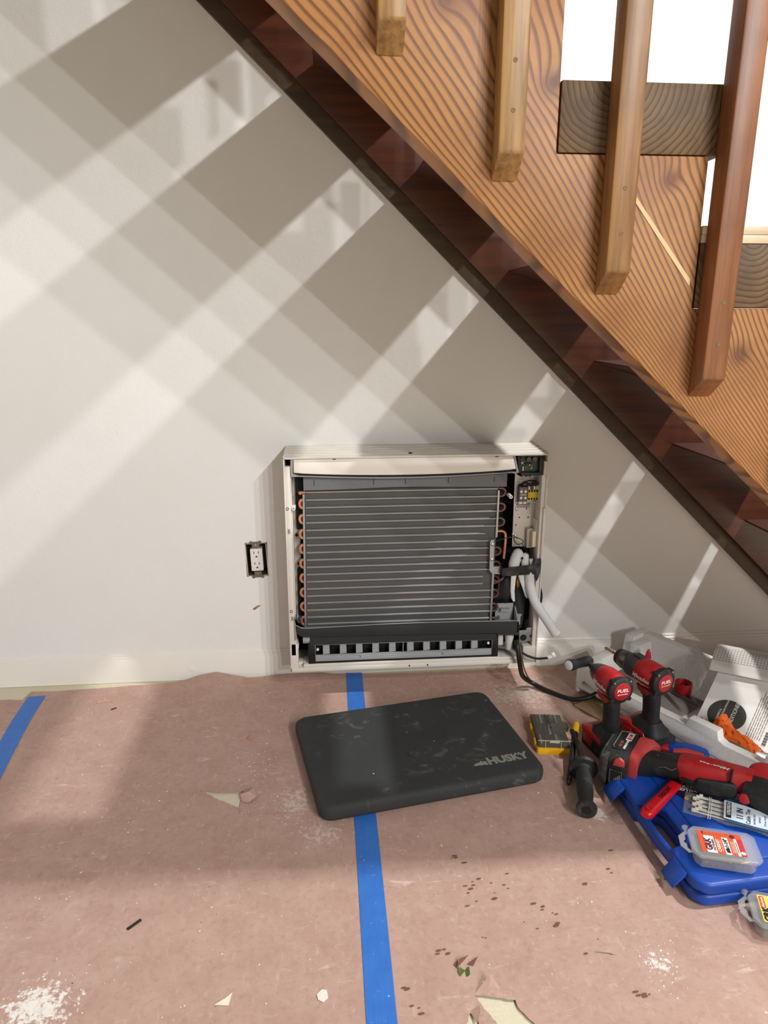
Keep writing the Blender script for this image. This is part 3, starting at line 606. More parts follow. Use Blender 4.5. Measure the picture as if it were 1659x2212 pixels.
# cables running down to the floor
mb = MB(); mb.tube(spline([(.53, 1.806, .155), (.531, 1.79, .135), (.538, 1.785, .09), (.553, 1.80, .045), (.585, 1.81, .016), (.622, 1.775, .0075), (.675, 1.726, .0075), (.73, 1.718, .02), (.775, 1.73, .045)], 10), .0068, 12)
tag(mb.build('power_cable', M_black), 'thick black power cable running from the air conditioner across the floor', 'cable')
mb = MB(); mb.tube(spline([(.537, 1.80, .15), (.542, 1.78, .11), (.556, 1.79, .065), (.585, 1.81, .02), (.63, 1.78, .004), (.665, 1.74, .003), (.69, 1.66, .003), (.73, 1.61, .003)], 10), .0021, 8)
tag(mb.build('thin_wire', plain('brown_wire', (104, 74, 62), .4)), 'thin brown wire trailing beside the black power cable', 'wire')

# ------------------------------------------------------------------ floor protection paper, tape
def paper_mat():
    t = NT('rosin_paper'); v = t.obj()
    big = t.noise(v, 2.6, 4, .6); mid = t.noise(v, 16, 5, .6); fib = t.noise(t.mapped(v, (70, 190, 60), (0, 0, .5)), 1, 3)
    col = t.mix(big, S(184, 150, 135), S(196, 164, 150)); col = t.mix(t.ramp(mid, [(.35, (0, 0, 0, 1)), (.75, (.5, .5, .5, 1))]), col, S(164, 126, 112))
    col = t.mix(t.math('MULTIPLY', fib, .16), col, S(140, 104, 92))
    sc = t.noise(t.mapped(v, (26, 70, 1), (0, 0, -.45)), 1.0, 5, .65, .3)           # pale scuffs
    reg = t.ramp(t.noise(v, 5, 3), [(.42, (0, 0, 0, 1)), (.65, (1, 1, 1, 1))])
    f = t.math('MULTIPLY', t.ramp(sc, [(.58, (0, 0, 0, 1)), (.74, (.8, .8, .8, 1))]), reg)
    col = t.mix(f, col, S(222, 202, 192))
    vr = t.n('ShaderNodeTexVoronoi'); t.t.links.new(v, vr.inputs['Vector']); vr.inputs['Scale'].default_value = 42; vr.inputs['Randomness'].default_value = 1
    dot = t.math('LESS_THAN', vr.outputs['Distance'], t.math('MULTIPLY', t.noise(v, 17, 2), .11))
    rnd = t.sep(vr.outputs['Color'])
    col = t.mix(t.math('MULTIPLY', dot, t.math('GREATER_THAN', rnd[0], .72)), col, S(236, 226, 216))
    col = t.mix(t.math('MULTIPLY', t.math('MULTIPLY', dot, t.math('LESS_THAN', rnd[0], .10)), .8), col, S(80, 52, 42))
    # dusty traffic patches of drywall powder
    for (px, py, sx, sy, am, th) in ((.545, 1.78, 9, 11, .32, .49), (-.467, .904, 17, 19, 1.0, .47), (.536, .901, 26, 26, 1.0, .55), (-.085, 1.36, 20, 14, .4, .52), (-.03, 1.26, 14, 18, .35, .54), (.575, 1.262, 60, 50, .7, .44)):
        q = t.sep(t.mapped(v, (sx, sy, 0), loc=(-px * sx, -py * sy, 0)))
        d2 = t.math('ADD', t.math('MULTIPLY', q[0], q[0]), t.math('MULTIPLY', q[1], q[1]))
        g = t.math('MULTIPLY', t.math('EXPONENT', t.math('MULTIPLY', d2, -1.0)), .26)
        m = t.ramp(t.math('ADD', t.noise(v, 85, 6, .72), g), [(th + .17, (0, 0, 0, 1)), (th + .25, (am, am, am, 1))])
        m = t.math('MULTIPLY', m, t.math('GREATER_THAN', g, .06))
        col = t.mix(m, col, S(234, 228, 220))
    s2 = t.noise(t.mapped(v, (90, 34, 1), (0, 0, .7)), 1.0, 6, .7, .4)
    col = t.mix(t.ramp(s2, [(.56, (0, 0, 0, 1)), (.76, (.5, .5, .5, 1))]), col, S(214, 190, 178))
    col = t.mix(t.ramp(t.noise(v, 75, 4, .7), [(.5, (0, 0, 0, 1)), (.75, (.4, .4, .4, 1))]), col, S(150, 112, 98))
    h = t.math('ADD', t.math('MULTIPLY', fib, .3), t.math('MULTIPLY', mid, 1.2)); t.bump(h, .3, .003)
    return t.set(**{'Base Color': col, 'Roughness': .75})
M_paper = paper_mat()
def pz(x, y):
    z = .0012 + .0012 * math.sin(7 * x + 3 * y) * math.sin(5 * y - 2 * x + 1) + .0006 * math.sin(19 * x + 11 * y)
    z += .016 * math.exp(-((x + .335) / .055) ** 2 - ((y - 1.97) / .06) ** 2) + .009 * math.exp(-((x + .36 + .25 * (y - 1.9)) / .05) ** 2) * max(0, (y - 1.2)) * .9
    z += .006 * math.exp(-((y - 1.935) / .03) ** 2) * (1 if x < .0 else .3)
    return max(z, .0004)
def inpoly(p, poly):
    c = False; n = len(poly)
    for i in range(n):
        a, b = poly[i], poly[i - 1]
        if (a[1] > p[1]) != (b[1] > p[1]) and p[0] < (b[0] - a[0]) * (p[1] - a[1]) / (b[1] - a[1]) + a[0]: c = not c
    return c
def sheet(name, outer, holes, dz, parent=None):
    def dens(poly, st=.02, jit=0.0):
        out = []
        for i in range(len(poly)):
            a, b = Vector(poly[i]), Vector(poly[(i + 1) % len(poly)]); n = max(1, int((b - a).length / st))
            for k in range(n): out.append(a.lerp(b, k / n) + (Vector((random.uniform(-jit, jit), random.uniform(-jit, jit))) if k else Vector((0, 0))))
        return out
    rings = [dens(outer, .03, .0008)] + [dens(h, .006, .0016) for h in holes]
    vs, es = [], []
    for r in rings:
        o = len(vs); vs += r; es += [(o + i, o + (i + 1) % len(r)) for i in range(len(r))]
    xs_ = [p[0] for p in outer]; ys_ = [p[1] for p in outer]
    y = min(ys_) + .02
    while y < max(ys_):
        x = min(xs_) + .02
        while x < max(xs_):
            p = (x + random.uniform(-.006, .006), y + random.uniform(-.006, .006))
            if inpoly(p, rings[0]) and not any(inpoly(p, h) for h in rings[1:]): vs.append(Vector(p))
            x += .032
        y += .032
    r = delaunay_2d_cdt(vs, es, [], 0, 1e-6)
    fs = []
    for f in r[2]:
        c = sum((r[0][i] for i in f), Vector((0, 0))) / len(f)
        if inpoly(c, rings[0]) and not any(inpoly(c, h) for h in rings[1:]): fs.append(tuple(f))
    mb = MB(); mb.add([(p.x, p.y, pz(p.x, p.y) + dz) for p in r[0]], fs)
    return mb.build(name, M_paper, parent, smooth=60)
A = thing('floor_paper', 'pink-brown paper sheet left of the left blue tape', 'floor paper', group='taped floor paper sheets')
sheet('paper_sheet', [(-2.2, .3), (-.80, .3), (-.80, 1.30), (-.835, 1.86), (-.9, 1.868), (-2.2, 1.87)], [], -.0004, A)
B = thing('floor_paper', 'pink-brown paper sheet between the two blue tapes, torn once', 'floor paper', group='taped floor paper sheets')
tear1 = [(-.3, 1.416), (-.262, 1.407), (-.227, 1.404), (-.2, 1.406), (-.2, 1.385), (-.206, 1.349), (-.225, 1.362), (-.255, 1.383), (-.28, 1.403)]
sheet('paper_sheet', [(-.81, .3), (.07, .3), (.07, 1.936), (-.05, 1.938), (-.122, 1.94), (-.19, 1.93), (-.236, 1.925), (-.29, 1.936), (-.335, 1.939), (-.38, 1.933), (-.425, 1.924), (-.55, 1.915), (-.684, 1.906), (-.78, 1.901), (-.855, 1.905), (-.862, 1.87), (-.84, 1.66)], [tear1], .0, B)
mb = MB(); mb.add([(-.198, 1.41, .003), (-.178, 1.405, .012), (-.168, 1.378, .010), (-.184, 1.362, .006), (-.2, 1.368, .004), (-.206, 1.385, .010), (-.188, 1.387, .015)], [(0, 1, 6), (1, 2, 6), (2, 3, 6), (3, 4, 6), (4, 5, 6), (5, 0, 6)]); mb.build('torn_flap', M_paper, B, smooth=20)
mb = MB(); mb.add([(-.213, 1.345, .002), (-.204, 1.348, .006), (-.203, 1.325, .002), (-.207, 1.318, .0015)], [(0, 1, 2, 3)]); mb.build('torn_flap', M_paper, B, smooth=0)
Cc = thing('floor_paper', 'pink-brown paper sheet right of the central blue tape, under the tools', 'floor paper', group='taped floor paper sheets')
tear2 = [(.218, .867), (.25, .861), (.2805, .853), (.281, .842), (.288, .83), (.298, .815), (.305, .80), (.25, .797), (.243, .815), (.236, .832), (.226, .85)]
tear3 = [(.205, .838), (.212, .832), (.215, .818), (.21, .80), (.19, .80), (.195, .82)]
tear4 = [(.437, .929), (.45, .928), (.462, .925), (.476, .919), (.463, .921), (.449, .925)]
sheet('paper_sheet', [(.055, .3), (1.75, .3), (1.75, 1.932), (.9, 1.934), (.694, 1.93), (.5, 1.924), (.262, 1.922), (.055, 1.93)], [tear2, tear3, tear4], .0002, Cc)
mb = MB(); mb.add([(.217, .868, .002), (.281, .853, .003), (.285, .866, .006), (.262, .873, .004), (.248, .889, .018), (.243, .874, .010)], [(0, 5, 4), (0, 1, 5), (1, 2, 3), (1, 3, 5), (3, 4, 5)]); mb.build('torn_flap', M_paper, Cc, smooth=0)
mb = MB(); mb.add([(.205, .842, .002), (.222, .848, .004), (.22, .833, .009), (.212, .818, .006)], [(0, 1, 2), (0, 2, 3)]); mb.build('torn_flap', M_paper, Cc, smooth=0)
def tape_mat():
    t = NT('blue_tape'); v = t.obj()
    n = t.noise(v, 30, 4); f = t.noise(t.mapped(v, (200, 12, 1)), 1, 3)
    col = t.mix(n, S(44, 104, 190), S(64, 128, 210)); col = t.mix(t.math('MULTIPLY', f, .3), col, S(30, 84, 168))
    sp = t.ramp(t.noise(v, 120, 4, .7), [(.66, (0, 0, 0, 1)), (.74, (.8, .8, .8, 1))]); col = t.mix(sp, col, S(190, 205, 222))
    t.bump(f, .25, .002)
    return t.set(**{'Base Color': col, 'Roughness': .5})
M_tape = tape_mat()
def tape(path, w, label):
    mb = MB(); vs = []; P = spline([(x, y, 0) for x, y in path], 14)
    for i, p in enumerate(P):
        t = (P[min(i + 1, len(P) - 1)] - P[max(i - 1, 0)]).normalized(); s_ = Vector((t.y, -t.x, 0)) * w / 2
        for q in (-1, -.4, .3, 1): a = p + s_ * q; vs.append((a.x, a.y, pz(a.x, a.y) + .0011))
    n = len(P)
    mb.add(vs, [(i * 4 + k, i * 4 + k + 1, i * 4 + 5 + k, i * 4 + 4 + k) for i in range(n - 1) for k in range(3)])
    return tag(mb.build('tape_strip', M_tape, smooth=60), label, 'tape', 'blue tape strips on the floor')
tape([(-.829, 1.879), (-.822, 1.75), (-.806, 1.6), (-.79, 1.45), (-.78, 1.2), (-.77, .8)], .048, 'strip of blue tape along the paper seam at the far left')
tape([(.0735, 1.936), (.072, 1.7), (.07, 1.4), (.069, 1.1), (.0675, .8), (.066, .5)], .0475, 'long strip of blue tape down the middle, passing under the black pad')

# ------------------------------------------------------------------ kneeling pad
def pad_mat():
    t = NT('worn_black_foam'); v = t.obj()
    n = t.noise(v, 8, 5, .65); col = t.mix(n, S(38, 39, 39), S(56, 57, 56))
    sc = t.noise(t.mapped(v, (1, 1.2, 1), (0, 0, .4)), 19, 6, .65, .6); reg = t.ramp(t.noise(v, 6, 2), [(.42, (0, 0, 0, 1)), (.62, (1, 1, 1, 1))])
    f = t.math('MULTIPLY', t.ramp(sc, [(.57, (0, 0, 0, 1)), (.72, (.6, .6, .6, 1))]), reg); col = t.mix(f, col, S(126, 126, 116))
    vr = t.n('ShaderNodeTexVoronoi'); t.t.links.new(v, vr.inputs['Vector']); vr.inputs['Scale'].default_value = 40
    col = t.mix(t.math('MULTIPLY', t.math('LESS_THAN', vr.outputs['Distance'], .07), t.math('GREATER_THAN', t.sep(vr.outputs['Color'])[0], .85)), col, S(200, 198, 186))
    t.bump(t.math('ADD', t.noise(v, 500, 2), t.math('MULTIPLY', n, 2)), .25, .001)
    return t.set(**{'Base Color': col, 'Roughness': .8})
PW, PH, PT = .532, .374, .036
pad = thing('kneeling_pad', 'black foam kneeling pad with scuffs lying on the floor paper', 'kneeling pad', (.2, 1.512, .003), (0, 0, math.radians(10.6)))
mb = MB()
rings = []
for (ins, z) in ((.006, 0), (.001, .006), (0, .012), (0, .024), (.002, .031), (.007, .0355), (.014, PT)):
    rings.append([(x, y, z) for x, y in rrect(-PW / 2 + ins, -PH / 2 + ins, PW / 2 - ins, PH / 2 - ins, .03 - ins * .6, 6)])
nn = len(rings[0]); allv = [p for r in rings for p in r]
mb.add(allv, [(i * nn + k, i * nn + (k + 1) % nn, (i + 1) * nn + (k + 1) % nn, (i + 1) * nn + k) for i in range(len(rings) - 1) for k in range(nn)] + [tuple(range(nn))[::-1], tuple(range((len(rings) - 1) * nn, len(rings) * nn))])
mb.build('foam_body', pad_mat(), pad, smooth=50)
M_logo = plain('logo_grey', (140, 138, 128), .6, var=.2, scale=120)
text('lettering', 'HUSKY', .034, frame((.193, -.124, PT + .0002), (1, 0, 0), (0, 1, 0)), M_logo, pad, sx=.95, ext=.0002, bold=.0016)
mb = MB()
dog = [(-.022, 0), (-.012, .0055), (-.004, .006), (-.001, .012), (.003, .006), (.007, .0085), (.013, .0045), (.011, 0), (.014, -.005), (.008, -.007), (.003, -.0035), (-.004, -.0055), (-.012, -.003), (-.018, -.005)]
mb.prism([(.128 + x * 1.0, -.128 + y * 1.0) for x, y in dog], 2, PT + .0001, PT + .0005); mb.build('emblem', M_logo, pad, smooth=0)
mb = MB(); mb.box((-.048, -.052, PT), (-.0465, -.022, PT + .0004), M=Matrix.Rotation(.5, 4, 'Z')); mb.build('cut_mark', M_dark, pad, smooth=0)

# ------------------------------------------------------------------ bit case
M_yel = plain('tool_yellow', (236, 178, 22), .42, var=.06)
def clear_mat(name, tint=(235, 238, 235), alpha=.28, rough=.12):
    t = NT(name); v = t.obj()
    t.set(**{'Base Color': t.mix(t.noise(v, 30, 4), S(*tint), S(*[max(0, c - 35) for c in tint])), 'Roughness': rough, 'Alpha': alpha})
    return t.m
M_clear = clear_mat('clear_lid', (196, 190, 172), .17, .15)
bc = thing('bit_case', 'small yellow drill bit case with clear scratched lid beside the black pad', 'bit case', (.556, 1.557, .002), (0, 0, math.radians(-8)))
mb = MB(); mb.prism(rrect(-.042, -.075, .042, .075, .006), 2, 0, .016); base = mb.build('base', M_yel, bc, bevel=.0015)
for y in (-.045, .02):
    mb = MB(); mb.box((-.0455, y - .012, .004), (-.04, y + .012, .02)); mb.build('latch', M_yel, bc, bevel=.001)
mb = MB(); mb.prism(rrect(-.039, -.07, .039, .07, .004), 2, .0165, .0235); mb.build('insert', M_black, bc, bevel=.001)
for i in range(5):
    for j, (ya, yb) in enumerate(((-.062, -.03), (-.022, .018), (.026, .062))):
        x = -.03 + i * .013 + (.002 if j == 1 else 0)
        m2 = MB(); m2.cyl((x, ya, .0265), (x, yb, .0265), .0028 if (i + j) % 2 else .0019, 6); m2.lathe((x, ya, .0265), (0, -1, 0), [(0, .0036), (.003, .003)], 6); m2.build('bit', M_steel if (i + j) % 3 == 0 else M_dark, bc)
mb = MB(); mb.box((.004, -.03, .026), (.034, .02, .029)); mb.build('bit_holder', M_black, bc, bevel=.001)
mb = MB(); mb.prism(rrect(-.041, -.074, .041, .074, .006), 2, .0165, .038); mb.build('lid', M_clear, bc, bevel=.0025)
mb = MB()
for x in (-.022, .016): mb.box((x - .0006, -.0748, .017), (x + .0006, -.0742, .037))
mb.box((-.04, -.0745, .0372), (.04, -.073, .0386)); mb.box((-.012, -.0755, .033), (.012, -.0735, .0395)); mb.build('lid_rib', plain('lid_edge', (190, 186, 172), .3), bc)
text('lettering', 'DEWALT', .016, frame((-.004, .012, .0383), (0, -1, 0), (1, 0, 0)), M_dark, bc, ext=.0002)
mb = MB(); mb.prism([(0, 0), (.008, .004), (.012, .02), (.008, .034), (.001, .036), (.002, .018)], 2, .001, .014, M=Matrix.Translation((.608, 1.575, .001)) @ Matrix.Rotation(.15, 4, 'Z')); tag(mb.build('black_clip', M_black, bevel=.002), 'small black plastic clip on the floor right behind the bit case', 'clip')

# ------------------------------------------------------------------ side handle and long bit holder
hd = thing('side_handle', 'black ribbed auxiliary handle with round guard lying on the floor paper', 'tool handle', (0, 0, 0))
p_end = Vector((.5415, 1.252, .0235)); p_disc = Vector((.5815, 1.384, .0325)); ax = (p_disc - p_end).normalized()
Lh = (p_disc - p_end).length
mb = MB(); mb.lathe(p_end, ax, [(0, .010), (0, .0215), (.003, .0225), (.008, .022), (.012, .016), (.018, .0145), (.04, .0165), (.065, .0185), (.09, .0175), (.115, .0175), (Lh - .012, .0165), (Lh - .008, .02)], 28); mb.build('grip', M_rubber, hd)
mb = MB(); mb.lathe(p_end + ax * -.0004, ax, [(.03, .004), (.005, .0085), (0, .0102), (-.0001, .0106)], 24); mb.build('end_socket', M_dark, hd)
mb = MB(); mb.lathe(p_end + ax * (Lh - .008), ax, [(0, .018), (.0, .031), (.004, .0325), (.010, .0315), (.013, .02), (.02, .016), (.03, .01)], 32); mb.build('guard_disc', M_rubber, hd)
mb = MB(); mb.tube([p_disc + ax * .015, p_disc + Vector((.012, .07, .010)), p_disc + Vector((.017, .13, .014))], [.0072, .0062, .006], 12); mb.build('shaft', M_black, hd)
ex = thing('bit_extension', 'long black bit holder with yellow sleeve tip leaning over the side handle', 'bit holder', (0, 0, 0))
q0 = Vector((.54, 1.362, .007)); q1 = Vector((.621, 1.545, .05)); ea = (q1 - q0).normalized(); le = (q1 - q0).length
mb = MB(); mb.lathe(q0, ea, [(0, .0028), (.004, .0042), (.012, .0042), (.014, .0062), (le * .62, .0066), (le * .62 + .003, .0058)], 16); mb.build('shaft', M_black, ex)
mb = MB(); mb.lathe(q0 + ea * le * .63, ea, [(0, .0076), (.012, .0076)], 18); mb.build('ring', plain('dull_magenta', (112, 56, 74), .5), ex)
mb = MB(); mb.lathe(q0 + ea * (le * .63 + .012), ea, [(0, .0078), (.024, .0078)], 18); mb.build('collar', M_black, ex)
mb = MB(); mb.lathe(q0 + ea * (le * .63 + .036), ea, [(0, .0084), (.005, .0084), (.0052, .0074), (.009, .0074), (.0092, .0084), (.03, .0082), (.034, .007)], 20); mb.build('sleeve', M_yel, ex)
mb = MB(); mb.lathe((.5485, 1.281, .0028), (.35, .9, .05), [(0, .0034), (.0015, .0034), (.0025, .0013), (.018, .001), (.021, .0003)], 10); tag(mb.build('loose_screw', M_whitepl), 'tiny white screw lying on the paper beside the side handle', 'screw')

# ------------------------------------------------------------------ cordless tools
M_red = plain('tool_red', (168, 26, 30), .42, var=.10, scale=25, dust=.12)
M_redl = plain('tool_red_worn', (186, 62, 62), .5, var=.10, scale=30, dust=.2)
M_grip = plain('tool_grip_black', (25, 25, 26), .62, var=.2, scale=40, bump=.1, bscale=700, dust=.10)
M_gear = plain('tool_gear_grey', (66, 66, 68), .5, .3, var=.15, scale=40)
M_chuck = plain('chuck_metal', (120, 116, 112), .3, .9, var=.2)
M_printw = plain('print_white', (232, 230, 226), .5, var=.03)
M_printg = plain('print_grey', (120, 116, 112), .5, var=.05)
M_gold = plain('bit_gold', (190, 150, 96), .25, .9)
def battery(o, flip=False):
    """slide-on battery: local y forward, bottom at z = 0"""
    b = MB(); b.prism(rrect(-.038, -.058, .038, .060, .008), 2, .0, .042); body = b.build('battery', M_grip, o, bevel=.003, label='black slide-on battery')
    for sx in (-1, 1):
        b = MB(); b.prism([(.012, .012), (.046, .014), (.052, .04), (.02, .042), (.008, .03)], 0, sx * .0375, sx * .0395); b.build('side_latch', M_red, body, bevel=.0005)
    b = MB(); b.box((-.0385, -.03, .006), (-.0382, -.006, .018)); b.build('label_frame', M_printg, body, smooth=0)
    b = MB(); b.box((-.0387, -.029, .007), (-.0384, -.007, .017)); b.build('label_field', M_dark, body, smooth=0)
    return body
def brand(o, M, size, mat=None):
    """script brand lettering with its flash underline"""
    text('lettering', 'Milwaukee', size, M, mat or M_printw, o, shear=.28, ext=.0002, sx=.82, bold=size * .012)
    h = size
    m = MB(); m.prism([(-2.1 * h, -.62 * h), (.1 * h, -.72 * h), (-.05 * h, -.84 * h), (2.0 * h, -.72 * h), (.05 * h, -.98 * h), (.2 * h, -.84 * h)], 2, 0, .0003, M=M)
    m.build('flash_mark', mat or M_printw, o, smooth=0)
def pistol(name, label, cat, loc, yaw, drill):
    o = thing(name, label, cat, loc, (0, 0, math.radians(yaw)))
    battery(o)
    b = MB(); b.sweep([((0, .0, .043), .074, .105), ((0, .0, .052), .07, .1), ((0, -.002, .062), .05, .075), ((0, -.004, .072), .040, .054)], up=(0, 1, 0), n=24, e=3.4, tdir=(0, 0, 1)); b.build('foot', M_grip, o)
    b = MB(); b.prism([(.062, .034), (.062, .05), (.03, .058), (.02, .052), (-.02, .05), (-.03, .036)], 0, -.0385, .0385); b.build('foot_shell', M_red, o, bevel=.004)
    b = MB(); b.sweep([((0, -.004, .066), .038, .05), ((0, -.004, .09), .033, .043), ((0, -.002, .12), .034, .045), ((0, .002, .15), .036, .048), ((0, .006, .172), .04, .056)], up=(0, 1, 0), n=22, e=2.4, tdir=(0, .06, 1)); b.build('grip', M_grip, o)
    b = MB(); b.sweep([((0, .026, .128), .016, .012), ((0, .028, .145), .017, .016), ((0, .026, .162), .018, .018)], up=(0, 1, 0), n=12, e=2.4, tdir=(0, 0, 1)); b.build('trigger', M_red if drill else M_grip, o, bevel=0)
    Z = .186; R_ = .033 if drill else .0315
    b = MB(); b.lathe((0, 0, Z), (0, 1, 0), [(-.022, R_ - .003), (-.018, R_), (.01, R_ + .001), (.03, R_), (.042, R_ - .003), (.05, R_ - .007)], 32)
    b.prism([(-.02, .155), (.034, .155), (.026, .142), (-.004, .14)], 0, -.02, .02); b.build('motor_housing', M_red, o, bevel=.0)
    b = MB(); b.lathe((0, 0, Z), (0, 1, 0), [(-.037, R_ - .010), (-.036, R_ - .003), (-.033, R_ + .0012), (-.024, R_ + .0018), (-.018, R_ - .001)], 32)
    for a in (.8, 2.3, 3.9, 5.5): b.cyl((math.cos(a) * R_, -.036, Z + math.sin(a) * R_), (math.cos(a) * R_, -.02, Z + math.sin(a) * R_), .0055, 10)
    cap = b.build('rear_cap', M_grip, o)
    for a in (.8, 2.3):
        b = MB(); b.lathe((math.cos(a) * R_, -.0362, Z + math.sin(a) * R_), (0, -1, 0), [(0, .0025), (.0006, .002)], 10); b.build('cap_screw', M_steel, cap)
    b = MB(); b.lathe((0, -.0372, Z), (0, -1, 0), [(0, .0225), (.0012, .022), (.0018, .0205)], 28); b.build('cap_badge', M_red, cap)
    text('lettering', 'FUEL', .0115, frame((0, -.0393, Z + .003), (1, 0, 0), (0, 0, 1)), M_printw, cap, shear=.15, ext=.0002, sx=1.25, bold=.0002)
    text('lettering', 'BRUSHLESS', .0042, frame((0, -.0393, Z - .0065), (1, 0, 0), (0, 0, 1)), M_printw, cap, ext=.0002, sx=1.3)
    brand(o, frame((-R_ - .0010, .010, Z - .002), (0, -1, 0), (0, 0, 1)), .0155)
    if drill:
        b = MB(); b.lathe((0, 0, Z), (0, 1, 0), [(.036, .028), (.04, .031), (.07, .0305), (.074, .029), (.078, .027)], 28); b.cbox((0, .05, Z + .03), (.018, .024, .008)); b.build('gear_case', M_gear, o)
        b = MB(); b.lathe((0, 0, Z), (0, 1, 0), [(.078, .0235), (.081, .0245), (.098, .0245), (.1005, .0225), (.102, .0225), (.106, .022), (.118, .0195), (.12, .014), (.119, .006)], 28); b.build('chuck', M_chuck, o)
        b = MB(); b.lathe((0, 0, Z), (0, 1, 0), [(.1075, .0226), (.1185, .0202), (.1215, .015)], 28); b.build('chuck_nose', M_grip, o)
        b = MB(); b.lathe((0, 0, Z), (0, 1, 0), [(.118, .0032), (.14, .0032), (.142, .0042), (.144, .0032), (.162, .003), (.165, .0042), (.170, .0036), (.172, .001)], 12); b.build('drill_bit', M_gold, o)
    else:
        b = MB(); b.lathe((0, 0, Z), (0, 1, 0), [(.034, R_ - .002), (.05, .0265), (.066, .022), (.078, .0165), (.081, .012)], 28); b.build('gear_case', M_gear, o)
        b = MB(); b.lathe((0, 0, Z), (0, 1, 0), [(.08, .0095), (.094, .0095), (.096, .008), (.098, .004)], 18); b.build('hex_collet', M_chuck, o)
    return o
pistol('impact_driver', 'red and black cordless impact driver standing on its battery in front of the foam tray', 'impact driver', (.680, 1.484, .002), 11, False)
pistol('cordless_drill', 'red and black cordless drill with gold bit standing behind the impact driver', 'drill', (.790, 1.505, .0066), 20, True)

ad = thing('right_angle_adapter', 'black right-angle driver adapter with round silver end fixed on the impact driver nose', 'adapter', (0, 0, 0))
f0 = Vector((.597, 1.566, .199)); f1 = Vector((.668, 1.604, .190)); da = (f1 - f0).normalized()
mb = MB(); mb.lathe(f0, da, [(0, .0135), (.001, .0145), (.012, .0148), (.013, .0135), (.024, .0135)], 24); mb.build('end_collar', plain('collar_grey', (58, 60, 62), .4, .3), ad)
mb = MB(); mb.lathe(f0, -da, [(-.001, .0128), (.0012, .0124), (.0022, .0095), (.0024, .002)], 24); mb.build('end_disc', plain('silver_disc', (226, 226, 226), .3, .2, var=.06, scale=300), ad)
mb = MB(); mb.lathe(f0 + da * .024, da, [(0, .0125), (.02, .0122), (.04, .0135), (.054, .0125), (.06, .008)], 22); mb.build('head', M_grip, ad)
mb = MB(); mb.cyl(f1 - da * .012, Vector((.664, 1.572, .187)), .0062, 8); mb.build('shank', M_chuck, ad)

# long red tool lying on the blue case
gr = thing('cordless_power_tool', 'long red and black cordless power tool lying upside down across the blue case', 'power tool', (.675, 1.361, .006), (0, 0, math.radians(-39)))
# local x along the tool (to the right), y away from the camera
b = MB(); b.sweep([((-.045, 0, .052), .102, .072), ((-.04, 0, .052), .110, .084), ((-.01, 0, .053), .116, .09), ((.012, 0, .053), .114, .088)], n=28, e=5); bt = b.build('battery', M_grip, gr, label='black battery lettered M18')
b = MB(); b.sweep([((-.052, 0, .05), .09, .06), ((-.048, 0, .05), .106, .078), ((-.036, 0, .05), .12, .088), ((-.03, 0, .05), .121, .0885)], n=28, e=5); b.build('battery_bumper', plain('bumper_grey', (62, 62, 60), .75, var=.2, dust=.3), gr)
b = MB(); b.prism([(-.024, -.03), (-.028, -.024), (-.028, .044), (-.012, .05), (.008, .05), (.008, -.02), (-.004, -.03)], 2, .0968, .0985); b.build('label_plate', M_dark, bt, bevel=.0003)
mt = frame((-.017, .037, .0988), (0, -1, 0), (1, 0, 0))
b = MB(); b.box((-.016, -.0065, 0), (.016, .0065, .0002), M=frame((-.006, .03, .0987), (0, -1, 0), (1, 0, 0))); b.build('label_field', M_printw, bt, smooth=0)
text('lettering', 'M18', .014, frame((-.006, .03, .0991), (0, -1, 0), (1, 0, 0)), M_red, bt, ext=.0002, bold=.0005)
text('lettering', 'RED LITHIUM', .0068, frame((-.006, -.004, .0988), (0, -1, 0), (1, 0, 0)), M_printw, bt, ext=.0002, bold=.0002)
text('lettering', 'XC 9.0', .0085, frame((-.0165, -.006, .0988), (0, -1, 0), (1, 0, 0)), M_redl, bt, ext=.0002, bold=.0002)
b = MB(); b.tube([(-.0245, -.03, .0988), (-.029, -.024, .0988), (-.029, .044, .0988), (-.012, .051, .0988), (.004, .049, .0988)], .0009, 6); b.build('label_line', M_printg, bt)
b = MB(); b.sweep([((.012, .01, .056), .104, .084), ((.02, .01, .056), .108, .088), ((.036, .01, .056), .108, .086), ((.042, .008, .056), .1, .076)], n=28, e=5); b.build('battery_shoe', M_redl, gr)
b = MB(); b.prism([(-.018, .073), (.008, .076), (.006, .09), (-.004, .096), (-.014, .088)], 1, -.0625, -.055); b.build('release_button', M_redl, bt, bevel=.002)
b = MB(); b.box((-.022, -.0618, .03), (.004, -.0608, .062)); ga = b.build('fuel_gauge', M_dark, bt, smooth=0)
b = MB()
for a in range(4): b.box((-.012 + a * .0036, -.0623, .036), (-.0096 + a * .0036, -.0617, .042 + a * .004))
b.build('gauge_mark', M_printg, ga, smooth=0)
b = MB(); b.tube([(-.022, -.0622, .03), (.004, -.0622, .03), (.004, -.0622, .062), (-.022, -.0622, .062)], .0006, 6, closed=True); b.build('gauge_frame', M_printg, ga)
b = MB(); b.sweep([((.04, .008, .062), .08, .06), ((.05, .004, .066), .062, .054), ((.07, .0, .075), .05, .05), ((.1, -.004, .083), .05, .05), ((.128, -.004, .088), .054, .052)], n=24, e=2.6); b.build('tail_grip', M_grip, gr)
b = MB()
for pth in ([(.062, -.006, .0985), (.078, -.012, .1), (.1, -.012, .1065), (.106, -.004, .1088), (.124, -.002, .1135)], [(.072, -.026, .083), (.085, -.029, .09), (.1, -.03, .088), (.108, -.028, .095), (.125, -.027, .1)]): b.tube(pth, .0007, 6)
b.build('grip_line', M_printg, gr)
